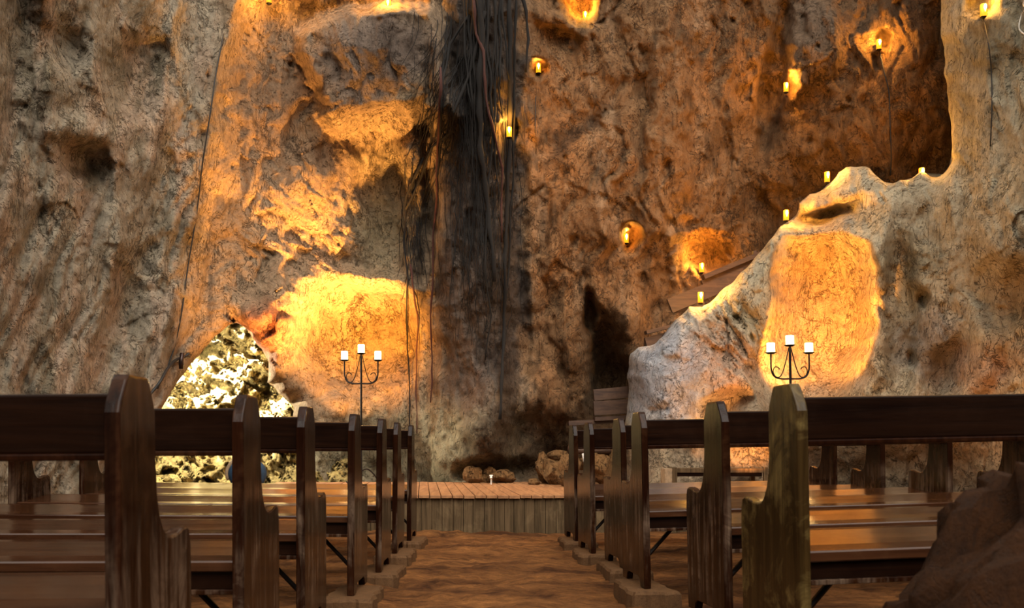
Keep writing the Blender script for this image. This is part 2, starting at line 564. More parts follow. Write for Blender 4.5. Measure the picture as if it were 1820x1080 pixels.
HOLE = HOLE_L[:-1] + HOLE_R
# dark sooty/rooty streak zone borders, overhanging block on top, alcove
BLOCK = [(532, 60), (560, 34), (640, 16), (720, 2), (770, 16), (786, 70), (800, 160), (830, 210), (800, 236), (740, 236), (690, 250), (620, 246), (584, 226), (575, 180), (536, 110)]


def poly_in(u, v, pts, soft):
    p = list(pts) + [pts[0]]
    d, _, _, _ = polyline(u, v, p)
    ins = inside(u, v, pts)
    s = np.where(ins, d, -d)
    return sst(-soft, soft, s), s


def back_depth(u, v):
    w = 9 * fbm(u / 60, v / 60, 5.5, 3)
    uw = u + w; vw = v + 9 * fbm(u / 60, v / 60, 15.5, 3)
    d = np.interp(u, BU, BD)
    # left wall slopes away with height a little, belly near the floor
    d += -.25 * sst(700, 100, v) * sst(500, 900, u)
    # folds: crest toward the viewer, falling away to the right
    for pts, amp, wl, wr in ((FOLD, .50, 60, 24), (FOLD2, .30, 70, 24), (FOLD3, .30, 26, 60), (FOLD4, .24, 40, 26)):
        dist, _, _, side = polyline(uw, v, pts)
        left = side > 0
        d += -amp * np.where(left, np.exp(-(dist / wl) ** 1.3), np.exp(-(dist / wr) ** 1.3))
    lw = sst(430, 330, u)
    # slanting flutes fanning down the left wall
    ang = (u * .92 + v * .38) / 141.0
    d += lw * .16 * ridge(ang * 1.7 + .3 * fbm(u / 200, v / 200, 2, 2), (v * .9 - u * .4) / 141 * .28, 3.0, 3) * sst(150, 350, v)
    # pit and hollow on the left wall
    d += .30 * blob(uw, vw, 150, 288, 42, 30, 15, 1.6) - .22 * blob(uw, vw, 140, 232, 60, 26, 10, 1.5)
    d += .30 * blob(uw, vw, 248, 130, 55, 70, 15, 2)
    d += .25 * blob(uw, vw, 112, 80, 40, 50, -20, 1.5)
    d += .35 * blob(uw, vw, 40, 130, 40, 190, 0, 2)
    d += .25 * blob(uw, vw, 235, 520, 32, 100, 20, 1.5)
    d += .20 * blob(uw, vw, 60, 420, 26, 60, 25, 1.5)
    # overhanging block, top middle, with lit under-shelf
    b, s = poly_in(uw, vw, BLOCK, 14)
    edge = 186 + 10 * np.sin(uw / 38.0) - .10 * (uw - 680)
    under = np.clip((vw - edge) / 56.0, 0, 1)
    d += -.80 * b * (.78 + .22 * np.clip(s / 60, 0, 1)) * (1 - .92 * under)
    d += -.22 * blob(uw, vw, 745, 268, 50, 30, -18, 2.2)
    # ledge where a candle sits top-left, rock rising above it
    d += -.30 * sst(40, -30, vw) * sst(420, 470, uw) * sst(800, 760, uw)
    # fractured step left of the alcove
    STEP = [(640, -20), (612, 270), (560, 330), (600, 400), (640, 470), (600, 500), (540, 500), (470, 540), (430, 560)]
    dist, _, _, side = polyline(uw, vw, STEP)
    d += -.25 * np.exp(-(dist / 55) ** 1.5)
    d += .22 * blob(uw, vw, 690, 360, 60, 110, 0, 2)
    d += .14 * blob(uw, vw, 500, 400, 60, 130, 15, 2) * -1
    frac = blob(uw, vw, 560, 440, 130, 110, 25, 2)
    d += frac * (.10 * facet((u * .8 + v * .6) / 141 * 1.6, (v * .8 - u * .6) / 141 * 3.6, 9) + .05 * ridge((u * .8 + v * .6) / 120, (v * .8 - u * .6) / 34, 3, 4))
    # the alcove lit behind the left candle stand
    d += .85 * blob(uw, vw, 636, 600, 105, 100, 0, 2.2)
    d += -.50 * blob(uw, vw, 672, 498, 74, 20, 8, 2)
    d += -.06 * blob(uw, vw, 590, 726, 60, 18, -12, 2)
    # red broken rock between opening and alcove
    rr = blob(uw, vw, 470, 590, 60, 75, 25, 2)
    d += -.28 * rr + rr * .12 * facet(u / 141 * 4 + v / 141, v / 141 * 3.0, 21)
    # dark root column: a rounded buttress between two grooves
    d += -.42 * blob(uw, v, 850, 420, 75, 620, 0, 2)
    d += .28 * blob(uw, v, 762, 480, 16, 300, 0, 2) + .30 * blob(uw, v, 918, 420, 22, 420, 0, 2)
    d += -.30 * blob(uw, vw, 745, 470, 26, 250, -4, 2)
    col = blob(u, v, 850, 420, 90, 700, 0, 3)
    d += col * .05 * fbm(u / 14, v / 26, 5, 3)
    d += -.45 * blob(uw, vw, 905, 760, 75, 95, 0, 2) - .25 * blob(uw, vw, 800, 780, 70, 80, 0, 2)
    d += .5 * blob(uw, vw, 880, 838, 70, 22, 0, 2)
    # brown fluted wall, middle right
    d += -.35 * blob(uw, vw, 1040, 420, 110, 330, 0, 2) + .16 * blob(uw, vw, 1010, 240, 70, 22, -35, 1.3)
    d += .25 * blob(uw, vw, 1000, 140, 50, 110, 10, 2)
    d += -.30 * blob(uw, vw, 1190, 220, 40, 320, 2, 2)
    # crevice behind the first pews on the right
    d += .75 * blob(uw, vw, 1078, 655, 34, 95, 4, 2.2) + .5 * blob(uw, vw, 1045, 560, 14, 40, 0, 2)
    d += -.35 * blob(uw, vw, 1110, 590, 40, 60, 0, 2) - .3 * blob(uw, vw, 1000, 690, 50, 130, 0, 2)
    d += .5 * blob(uw, vw, 950, 800, 60, 70, 0, 2)
    # brown block upper right
    d += -.45 * blob(uw, vw, 1560, 160, 130, 190, 0, 2.2) - .2 * blob(uw, vw, 1460, 60, 60, 60, 0, 2)
    d += .5 * blob(uw, vw, 1375, 140, 22, 130, 8, 2)
    d += -.2 * blob(uw, vw, 1430, 120, 30, 60, 20, 2)
    # niches with candles
    for (cu, cv, ru, rv, am) in ((1032, 4, 30, 36, .75), (1121, 422, 18, 25, .6), (957, 120, 13, 17, .34), (1255, 452, 40, 34, .5),
                                 (1572, 72, 14, 18, .22), (1404, 150, 16, 18, .22), (905, 232, 18, 18, .25)):
        nw = 5 * fbm(u / 16, v / 16, 91.5, 3); nz = 5 * fbm(u / 16, v / 16, 97.5, 3)
        d += am * blob(u + nw, v + nz, cu, cv, ru, rv, 0, 2.2)
    d += -.2 * blob(uw, vw, 1000, 40, 60, 16, 20, 2)
    # rough rubble near the stair
    rr = blob(uw, vw, 1230, 430, 60, 60, 0, 2)
    d += rr * .12 * facet(u / 141 * 6, v / 141 * 6, 60)
    hold = 1 - .6 * blob(u, v, 640, 600, 90, 90, 0, 2)
    vert = .6 + .7 * sst(900, 1000, u)
    det = rock_detail(u, v, 1.0, 1.0) * (1 + .5 * sst(930, 1000, u))
    d += det * hold * np.interp(u, [-400, 200, 500], [.6, .8, 1.0])
    # below the floor the wall runs on straight
    return d


def zone_mix(base, layers, u, v):
    col = np.broadcast_to(np.array(base, float), u.shape + (3,)).copy()
    for c, w in layers:
        col = col * (1 - w[..., None]) + np.array(c) * w[..., None]
    return np.clip(col, .004, 1)


def back_tint(u, v):
    n1 = fbm(u / 70, v / 70, 2.5, 4); n2 = fbm(u / 40, v / 160, 7.5, 4); n3 = fbm(u / 25, v / 25, 21.5, 3)
    uw = u + 26 * n1 + 10 * n3; vw = v + 26 * fbm(u / 70, v / 70, 33.5, 4)
    L = []
    left = sst(440, 360, uw + v * .12 - 20)
    L.append(((.38, .325, .245), left))
    L.append(((.48, .36, .265), left * sst(.0, .5, n2) * .8))
    L.append(((.21, .175, .12), left * sst(.15, .5, fbm(u / 55, v / 120, 41, 4)) * .8))
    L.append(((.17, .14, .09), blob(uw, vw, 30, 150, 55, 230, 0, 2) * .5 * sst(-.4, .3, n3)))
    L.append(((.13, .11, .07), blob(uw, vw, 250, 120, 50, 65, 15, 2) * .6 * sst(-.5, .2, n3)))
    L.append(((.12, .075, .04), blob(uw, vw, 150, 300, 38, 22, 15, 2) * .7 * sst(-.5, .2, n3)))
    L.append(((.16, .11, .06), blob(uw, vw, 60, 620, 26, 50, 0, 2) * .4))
    # ochre centre left
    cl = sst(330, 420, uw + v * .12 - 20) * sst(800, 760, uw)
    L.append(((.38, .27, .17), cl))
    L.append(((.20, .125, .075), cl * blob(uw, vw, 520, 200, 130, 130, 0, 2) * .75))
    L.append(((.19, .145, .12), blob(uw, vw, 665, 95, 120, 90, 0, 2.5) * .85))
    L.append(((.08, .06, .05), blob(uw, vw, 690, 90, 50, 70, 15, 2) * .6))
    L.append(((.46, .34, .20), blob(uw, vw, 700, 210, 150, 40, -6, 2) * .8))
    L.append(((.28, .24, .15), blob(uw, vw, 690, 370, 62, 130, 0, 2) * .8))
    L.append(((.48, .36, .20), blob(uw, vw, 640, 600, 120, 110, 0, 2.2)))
    L.append(((.34, .10, .04), blob(uw, vw, 465, 590, 50, 60, 30, 2) * .75))
    L.append(((.25, .23, .15), blob(uw, vw, 700, 800, 260, 75, 0, 2.2) * .9))
    L.append(((.40, .35, .22), blob(uw, vw, 780, 770, 60, 60, 0, 2) * .6))
    # sooty wet dark streaks
    dk = sst(770, 800, uw) * sst(960, 925, uw) * sst(760, 660, vw)
    L.append(((.075, .058, .050), dk * .93))
    L.append(((.16, .125, .10), dk * sst(.15, .6, n2) * .55))
    L.append(((.045, .034, .028), blob(uw, v, 850, 120, 55, 190, 0, 2) * .8))
    L.append(((.06, .045, .036), blob(uw, vw, 750, 330, 22, 230, 0, 2) * .7))
    L.append(((.05, .035, .028), blob(uw, vw, 890, 740, 26, 140, 4, 2) * .75))
    L.append(((.20, .15, .12), blob(uw, vw, 830, 620, 26, 150, -3, 2) * .6))
    # brown wall right of the streak
    br = sst(925, 960, uw)
    L.append(((.27, .148, .070), br))
    L.append(((.36, .23, .135), br * sst(.05, .5, n2) * .7))
    L.append(((.10, .058, .030), br * sst(.2, .6, fbm(u / 35, v / 110, 51, 4)) * .75))
    L.append(((.05, .033, .022), blob(uw, vw, 1010, 240, 75, 22, -38, 2) * .8))
    L.append(((.10, .062, .032), blob(uw, vw, 1060, 650, 80, 130, 0, 2) * .7))
    L.append(((.15, .085, .04), sst(1240, 1330, uw) * .75))
    L.append(((.27, .135, .05), blob(uw, vw, 1600, 200, 90, 130, 0, 2) * .85))  # brown face tinted orange for the lantern light falling on it
    L.append(((.10, .065, .04), blob(uw, vw, 1580, 60, 110, 70, 0, 2) * .6))
    L.append(((.20, .155, .12), blob(uw, vw, 1440, 60, 50, 70, 0, 2) * .5))
    L.append(((.08, .05, .028), blob(uw, vw, 920, 800, 110, 60, 0, 2) * .6))
    return zone_mix((.34, .25, .16), L, u, v)


def back_snap(u, v, D):
    ins = inside(u, v, HOLE)
    dl, lu, lv, _ = polyline(u, v, HOLE_L)
    dr, ru, rv, _ = polyline(u, v, HOLE_R)
    left = dl < dr
    dist = np.where(left, dl, dr); nu = np.where(left, lu, ru); nv = np.where(left, lv, rv)
    # round the lips
    out = ~ins
    rl = np.where(left, 10.0, 34.0); rd = np.where(left, .12, .42)
    t = np.clip(1 - dist / rl, 0, 1)
    D = D + np.where(out, rd * (1 - np.sqrt(np.clip(1 - t * t, 0, 1))), rd)
    su = np.where(ins, nu, u); sv = np.where(ins, nv, v)
    D = np.where(ins, D + dist * .11, D)
    return su, sv, D


def back_keep(u, v):
    ins = inside(u, v, HOLE)
    dl, _, _, _ = polyline(u, v, HOLE_L)
    dr, _, _, _ = polyline(u, v, HOLE_R)
    return ~ins | (dl < 6) | ((dr < 22) & (dr < dl))


def axis_steps(a, b, lo, hi, fine, coarse):
    out = list(np.arange(a, lo, coarse)) + list(np.arange(lo, hi, fine)) + list(np.arange(hi, b + coarse, coarse))
    return np.array(out, float)


UB = axis_steps(-900, 1980, -20, 1700, 2.8, 14)
VB = axis_steps(-330, 1090, -15, 890, 2.8, 14)
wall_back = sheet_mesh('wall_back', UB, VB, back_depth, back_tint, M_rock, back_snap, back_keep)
tag(wall_back, 'grey and brown limestone cave wall with dark root stained streak behind the stage', 'cave wall', kind='structure')


def sun_depth(u, v):
    d = np.interp(v, [480, 600, 700, 780, 860, 1000], [15.0, 14.9, 14.5, 13.9, 13.2, 12.6])
    d = d - .0035 * (u - 380)
    x, y = u / 141.0, v / 141.0
    sx = x * .8 + y * .6; sy = -x * .6 + y * .8
    low = sst(800, 700, v) * .75 + .25
    d += low * .34 * facet(sx * 2.6, sy * 4.2, 14) + .20 * facet(sx * 6, sy * 9, 15) + .07 * facet(sx * 15, sy * 24, 16) + .10 * fbm(x * 6, y * 6, 3, 4, .6)
    d += .22 * fbm(x * 1.5, y * 1.5, 8, 3)
    return d


def sun_tint(u, v):
    n = fbm(u / 40, v / 40, 4, 4)
    return zone_mix((.46, .33, .12), [((.28, .19, .06), sst(0, .6, n) * .6)], u, v)


sunrock = sheet_mesh('sunlit_rock', np.arange(150, 630, 3.0), np.arange(470, 890, 3.0), sun_depth, sun_tint, M_sunrock)
tag(sunrock, 'yellowish sunlit rock face seen through the low opening in the left wall', 'rock')

# outcrop and right wall: one continuous mass standing in front of the back wall
OUT_EDGE = rough_line([(1672, -340), (1670, -20), (1674, 60), (1681, 150), (1688, 235), (1694, 282), (1686, 305), (1664, 316), (1648, 308), (1632, 304), (1622, 318),
                       (1600, 323), (1576, 327), (1562, 313), (1549, 297), (1530, 293), (1506, 300), (1490, 307), (1478, 324), (1462, 336), (1440, 346),
                       (1424, 360), (1410, 388), (1388, 402), (1366, 428), (1346, 452), (1322, 480), (1296, 506), (1270, 530), (1252, 541), (1226, 547),
                       (1206, 562), (1192, 582), (1178, 600), (1150, 614), (1122, 628), (1115, 660), (1117, 700), (1112, 745), (1109, 810), (1112, 900), (1114, 1100)], 5.0, seed=5)
OUT = OUT_EDGE + [(2700, 1100), (2700, -340)]
RU = [1080, 1115, 1180, 1250, 1330, 1400, 1460, 1520, 1570, 1640, 1720, 1820, 2000, 2200, 2700]
RD = [11.5, 11.2, 10.85, 10.75, 10.75, 11.05, 11.15, 11.0, 10.65, 10.45, 10.0, 9.2, 7.4, 5.8, 3.6]


def right_depth(u, v):
    uw = u + 8 * fbm(u / 60, v / 60, 55.5, 3); vw = v + 8 * fbm(u / 60, v / 60, 65.5, 3)
    d = np.interp(u, RU, RD)
    d += .25 * sst(560, 320, v) * sst(1600, 1400, u)
    # crest between the grey face and the bright bowl
    CREST = [(1370, 400), (1372, 470), (1362, 560), (1340, 610), (1320, 655), (1345, 720), (1375, 800), (1380, 900)]
    dist, _, _, side = polyline(uw, vw, CREST)
    d += -.34 * np.exp(-(dist / 60) ** 1.4) * np.where(side > 0, 1, 1)
    d += np.where(side < 0, .36 * (1 - np.exp(-(dist / 16))) * np.exp(-(dist / 150) ** 2), 0)
    # bowl
    d += .45 * blob(uw, vw, 1465, 560, 88, 125, 4, 2.4)
    # rim right of and above the bowl
    RIM = [(1390, 420), (1440, 418), (1500, 412), (1545, 428), (1560, 470), (1556, 560), (1548, 640), (1560, 670), (1540, 690)]
    dist, _, _, side = polyline(uw, vw, RIM)
    d += -.32 * np.exp(-(dist / 26) ** 1.5)
    d += .30 * blob(uw, vw, 1600, 560, 30, 130, 0, 2)
    # rough hatched face between grey and bright
    rr = blob(uw, vw, 1295, 590, 58, 70, -30, 2.2)
    a = (u * .55 + v * .83) / 141
    b = (u * .83 - v * .55) / 141
    d += rr * (.10 * facet(a * 3.0, b * 7.5, 31) + .09 * ridge(a * 2.0, b * 8, 3, 3))
    # grey front face flat, its crest line
    d += -.15 * blob(uw, vw, 1190, 640, 70, 70, 0, 2)
    d += .30 * blob(uw, vw, 1290, 730, 50, 30, -25, 2) - .2 * blob(uw, vw, 1340, 745, 40, 20, 20, 2)
    # right wall folds
    for pts, amp, wl, wr in (([(1750, -300), (1760, 100), (1745, 300), (1760, 480), (1700, 700)], .28, 30, 60),
                             ([(1690, 300), (1700, 420), (1660, 560), (1620, 700)], .18, 40, 40),
                             ([(1850, 200), (1800, 420), (1770, 560), (1700, 760)], .30, 40, 60)):
        dist, _, _, side = polyline(uw, v, pts)
        d += -amp * np.where(side > 0, np.exp(-(dist / wl) ** 1.4), np.exp(-(dist / wr) ** 1.4))
    d += .3 * blob(uw, vw, 1640, 530, 14, 14, 0, 2) + .2 * blob(uw, vw, 1620, 640, 10, 12, 0, 2)
    d += .3 * blob(uw, vw, 1460, 385, 50, 14, -10, 2) - .15 * blob(uw, vw, 1470, 352, 60, 20, -10, 2)
    d += .3 * blob(uw, vw, 1745, 8, 26, 22, 0, 2)
    d += .35 * blob(uw, vw, 1780, 520, 50, 60, 20, 2)
    d += .3 * blob(uw, vw, 1690, 660, 40, 60, 30, 2)
    d += -.35 * blob(uw, vw, 1500, 760, 140, 60, 0, 2)
    d += np.interp(v, [640, 860, 1000], [0, -.22, -.3]) * sst(1560, 1400, u)
    smooth = 1 - .55 * blob(u, v, 1465, 560, 85, 120, 0, 2) - .35 * blob(u, v, 1185, 660, 70, 90, 0, 2)
    d += rock_detail(u, v, .85, .7, 20.0) * smooth
    return d


def right_tint(u, v):
    n1 = fbm(u / 70, v / 70, 62.5, 4); n2 = fbm(u / 45, v / 130, 67.5, 4); n3 = fbm(u / 25, v / 25, 71.5, 3)
    uw = u + 22 * n1 + 8 * n3; vw = v + 22 * fbm(u / 70, v / 70, 83.5, 4)
    L = []
    L.append(((.30, .245, .15), sst(.05, .5, n2) * .6))
    L.append(((.58, .53, .40), sst(.0, .5, -n1) * .5))
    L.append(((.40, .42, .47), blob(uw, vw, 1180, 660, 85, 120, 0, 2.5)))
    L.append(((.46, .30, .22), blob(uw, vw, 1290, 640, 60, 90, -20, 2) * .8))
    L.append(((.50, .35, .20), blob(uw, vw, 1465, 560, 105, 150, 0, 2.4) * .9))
    L.append(((.36, .28, .22), blob(uw, vw, 1440, 370, 90, 40, 0, 2) * .7))
    L.append(((.26, .21, .12), blob(uw, vw, 1600, 470, 40, 70, 0, 2) * .6))
    L.append(((.30, .26, .24), blob(uw, vw, 1660, 620, 70, 70, 0, 2) * .7))
    L.append(((.27, .20, .12), blob(uw, vw, 1795, 560, 50, 110, 0, 2) * .6))
    L.append(((.40, .20, .11), blob(uw, vw, 1750, 660, 60, 60, 0, 2) * .6))
    L.append(((.20, .165, .095), blob(uw, vw, 1770, 90, 70, 60, 0, 2) * .6))
    L.append(((.24, .20, .15), blob(uw, vw, 1330, 730, 60, 30, -10, 2) * .6))
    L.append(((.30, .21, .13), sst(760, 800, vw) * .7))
    return zone_mix((.54, .48, .35), L, u, v)


def right_snap(u, v, D):
    ins = inside(u, v, OUT)
    dist, nu, nv, _ = polyline(u, v, OUT_EDGE)
    t = np.clip(1 - dist / 42.0, 0, 1)
    D = D + np.where(ins, .40 * (1 - np.sqrt(np.clip(1 - t * t, 0, 1))), .40)
    return np.where(ins, u, nu), np.where(ins, v, nv), np.where(ins, D, D + dist * .09)


def right_keep(u, v):
    ins = inside(u, v, OUT)
    d, _, _, _ = polyline(u, v, OUT_EDGE)
    return ins | (d < 34)


UR = axis_steps(1060, 2680, 1060, 1840, 2.8, 14)
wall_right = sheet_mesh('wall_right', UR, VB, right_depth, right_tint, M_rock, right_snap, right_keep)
tag(wall_right, 'pale limestone outcrop and wall on the right, lit orange in its hollow', 'cave wall', kind='structure')


def wall_point(u, v, off=.03, right=False):
    """a point on the rock seen at (u, v), a little in front of it"""
    uu = np.array([[float(u)]]); vv = np.array([[float(v)]])
    if right:
        _, _, d = right_snap(uu, vv, right_depth(uu, vv))
    else:
        d = back_depth(uu, vv)
    return at(u, v, float(d[0, 0]) - off)


# ------------------------------------------------------------------ dirt floor
def floor_z(x, y):
    r = np.hypot(x, y - 6)
    z = .030 * fbm(x * .9, y * .9, 3.1, 4) + .018 * fbm(x * 4, y * 4, 7.7, 4, .6)
    z += .010 * facet(x * 7, y * 7, 3)
    return z - .012


def build_floor():
    X = np.concatenate([np.arange(-7, -2.4, .15), np.arange(-2.4, 2.4, .03), np.arange(2.4, 7.2, .15)])
    Y = np.concatenate([np.arange(-2.5, 2, .2), np.arange(2, 9.2, .03), np.arange(9.2, 14.2, .25)])
    xx, yy = np.meshgrid(X, Y)
    zz = floor_z(xx, yy)
    bm = bmesh.new()
    me = bpy.data.meshes.new('floor')
    co = np.stack([xx, yy, zz], -1).reshape(-1, 3)
    idx = np.arange(xx.size).reshape(xx.shape)
    q = np.stack([idx[:-1, :-1], idx[:-1, 1:], idx[1:, 1:], idx[1:, :-1]], -1).reshape(-1, 4)
    bm.free()
    me.vertices.add(len(co)); me.vertices.foreach_set('co', co.astype(np.float32).ravel())
    me.loops.add(q.size); me.loops.foreach_set('vertex_index', q.ravel().astype(np.int32))
    me.polygons.add(len(q)); me.polygons.foreach_set('loop_start', np.arange(0, q.size, 4, dtype=np.int32))
    me.update(calc_edges=True)
    me.polygons.foreach_set('use_smooth', np.ones(len(q), bool))
    m, nt, P = mat('packed_dirt')
    tc = nt.nodes.new('ShaderNodeTexCoord')
    n1 = N(nt, 'ShaderNodeTexNoise', i_Scale=1.3, i_Detail=9.0, i_Roughness=.68, i_Distortion=1.0)
    n2 = N(nt, 'ShaderNodeTexNoise', i_Scale=11.0, i_Detail=8.0, i_Roughness=.72)
    n3 = N(nt, 'ShaderNodeTexNoise', i_Scale=70.0, i_Detail=5.0, i_Roughness=.7)
    mp = N(nt, 'ShaderNodeMapping'); mp.inputs['Scale'].default_value = (1.0, 2.4, 1)
    nt.links.new(tc.outputs['Object'], mp.inputs[0])
    for n in (n1, n2, n3): nt.links.new(mp.outputs[0], n.inputs['Vector'])
    col = mixc(nt, ramp(nt, n1.outputs[0], [(.35, 0.0), (.65, 1.0)]), (.050, .016, .004), (.26, .105, .030))
    col = mixc(nt, .8, col, ramp(nt, n2.outputs[0], [(.32, .45), (.68, 1.4)]), 'MULTIPLY')
    col = mixc(nt, .5, col, ramp(nt, n3.outputs[0], [(.35, .5), (.6, 1.2)]), 'MULTIPLY')
    nt.links.new(col, P.inputs['Base Color'])
    P.inputs['Roughness'].default_value = .9
    P.inputs['Specular IOR Level'].default_value = .15
    b = N(nt, 'ShaderNodeBump', i_Strength=.9, i_Distance=1.0)
    h = math_n(nt, 'ADD', math_n(nt, 'MULTIPLY', n2.outputs[0], .03), math_n(nt, 'MULTIPLY', n3.outputs[0], .008))
    nt.links.new(h, b.inputs['Height']); nt.links.new(b.outputs[0], P.inputs['Normal'])
    me.materials.append(m)
    o = bpy.data.objects.new('floor', me)
    C.objects.link(o)
    tag(o, 'packed reddish brown dirt floor of the cave between the pews', 'floor', kind='structure')


build_floor()

# ------------------------------------------------------------------ stage
SX0, SX1, SY0, SY1, SZ = -2.6, 3.9, 8.9, 12.1, .33


def build_stage():
    root = tag(empty('wooden_stage', ((SX0 + SX1) / 2, (SY0 + SY1) / 2, 0)), 'low wooden stage with board deck and weathered plank front below the rock wall', 'stage')
    inv = Vector(root.location)
    bm = bmesh.new()
    wb, k = .105, 0
    sk = math.tan(R(5))
    x = SX0
    rnd = random.Random(3)
    while x < SX1 - .02:
        x1 = min(x + wb - .007, SX1)
        dz = rnd.uniform(-.002, .002)
        vs = add_box(bm, x, x1, SY0 - .03, SY1, SZ - .028 + dz, SZ + dz, .003)
        for v in vs:
            v.co.x += -(v.co.y - SY0) * sk
        x += wb
    for v in bm.verts: v.co -= inv
    obj('deck', bm, M_deck, root)
    bm = bmesh.new()
    x = SX0
    while x < SX1:
        w = rnd.uniform(.085, .105)
        add_box(bm, x, min(x + w - .004, SX1), SY0 + rnd.uniform(-.004, .004), SY0 + .03, -.05, SZ - .03, .002)
        x += w
    add_box(bm, SX0, SX1, SY0 + .03, SY0 + .06, -.05, SZ - .03)
    for v in bm.verts: v.co -= inv
    obj('plank_front', bm, M_front, root)
    bm = bmesh.new()
    for yy in (9.4, 10.4, 11.4, 12.0):
        add_box(bm, SX0 + .05, SX1 - .25, yy, yy + .06, -.03, SZ - .03)
    for v in bm.verts: v.co -= inv
    obj('joists', bm, M_front, root)


build_stage()

# ------------------------------------------------------------------ pews
PH, PD, PT = .905, .46, .036
PROF = [(0, 0), (.085, 0), (.10, .035), (.125, .048), (.33, .048), (.355, .035), (.37, 0), (.455, 0), (.460, .02), (.460, .44), (.457, .50), (.445, .532), (.425, .540), (.40, .538),
        (.36, .528), (.315, .524), (.285, .530), (.258, .550), (.236, .585), (.222, .63), (.214, .69), (.212, .82), (.205, .845), (.178, .893), (.165, .905),
        (.055, .905), (.042, .893), (.010, .845), (0, .82)]
WEAR = {}


def panel_bm(x0):
    bm = bmesh.new()
    a = [bm.verts.new((x0, y, z)) for y, z in PROF]
    b = [bm.verts.new((x0 + PT, y, z)) for y, z in PROF]
    fa = bm.faces.new(list(reversed(a))) if False else bm.faces.new(a)
    fb = bm.faces.new(list(reversed(b)))
    n = len(PROF)
    for i in range(n):
        bm.faces.new((a[i], b[i], b[(i + 1) % n], a[(i + 1) % n]))
    bmesh.ops.recalc_face_normals(bm, faces=bm.faces)
    es = list(set(fa.edges) | set(fb.edges))
    bmesh.ops.bevel(bm, geom=es, offset=.006, segments=3, profile=.5, affect='EDGES')
    return bm


def make_pew(L, sgn):
    """aisle end at local x = 0, running to x = sgn*L; faces +y"""
    root = empty('wooden_pew', (0, 0, 0))
    lo = 0 if sgn > 0 else -PT
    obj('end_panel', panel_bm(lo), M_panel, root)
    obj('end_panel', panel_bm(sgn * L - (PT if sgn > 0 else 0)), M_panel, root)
    xa, xb = (PT, L - PT) if sgn > 0 else (-L + PT, -PT)
    # backrest rail, slightly raked, with a bead along its lower edge
    bm = bmesh.new()
    Mr = Matrix.Translation((0, .05, .72)) @ Matrix.Rotation(R(5), 4, 'X')
    add_box(bm, xa - .004, xb + .004, 0, .026, 0.012, .142, .005, Mr)
    rail = obj('backrest_rail', bm, M_board, root)
    bm = bmesh.new()
    add_box(bm, xa - .003, xb + .003, -.006, .034, -.004, .012, .004, Mr)
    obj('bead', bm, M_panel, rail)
    # seat, gently dished: several segments front to back
    bm = bmesh.new()
    prof = [(.045, .392), (.16, .396), (.30, .408), (.40, .418), (.447, .420), (.456, .410), (.447, .392), (.40, .388), (.042, .358), (.038, .362), (.038, .387)]
    a = [bm.verts.new((xa - .004, y, z)) for y, z in prof]; b = [bm.verts.new((xb + .004, y, z)) for y, z in prof]
    bm.faces.new(a); bm.faces.new(list(reversed(b)))
    for i in range(len(prof)):
        bm.faces.new((a[i], b[i], b[(i + 1) % len(prof)], a[(i + 1) % len(prof)]))
    bmesh.ops.recalc_face_normals(bm, faces=bm.faces)
    obj('seat', bm, M_seat, root)
    bm = bmesh.new()
    add_box(bm, xa - .003, xb + .003, .060, .084, .302, .366, .003)
    ap = obj('seat_apron', bm, M_board, root)
    bm = bmesh.new()
    add_box(bm, xa - .002, xb + .002, .048, .11, .286, .302, .003)
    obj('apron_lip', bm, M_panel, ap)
    for ex, dr in ((xa, 1), (xb, -1)):
        bm = bmesh.new()
        p0 = Vector((ex - dr * .003, .20, .10)); p1 = Vector((ex + dr * .26, .20, .375))
        add_tube(bm, [p0, p1], .011, 6)
        obj('brace', bm, M_iron, root)
    return root


PEW_L, PEW_R = 2.2, 2.16
proto_l = make_pew(PEW_L, -1)
proto_r = make_pew(PEW_R, 1)
# (distance, aisle x, turn, roll, lift)
left_rows = [(2.05, -.822, 0, -.5, 0), (2.91, -.798, 0, -.2, 0), (3.82, -.805, 0, 0, 0), (4.75, -.757, 0, .3, 0), (5.62, -.735, 0, .5, 0), (6.60, -.755, 0, .5, 0), (7.48, -.745, 0, .5, 0)]
right_rows = [(2.87, .888, 8, -1.2, .032), (3.84, .880, 8, -1.2, .022), (4.88, .705, 7, -1.2, .015), (5.76, .702, 8, -1.0, .005), (6.6, .585, 7, -.8, 0), (7.45, .535, 7, -.8, 0)]
ORD = ['first', 'second', 'third', 'fourth', 'fifth', 'sixth', 'seventh']
SLAB = .050


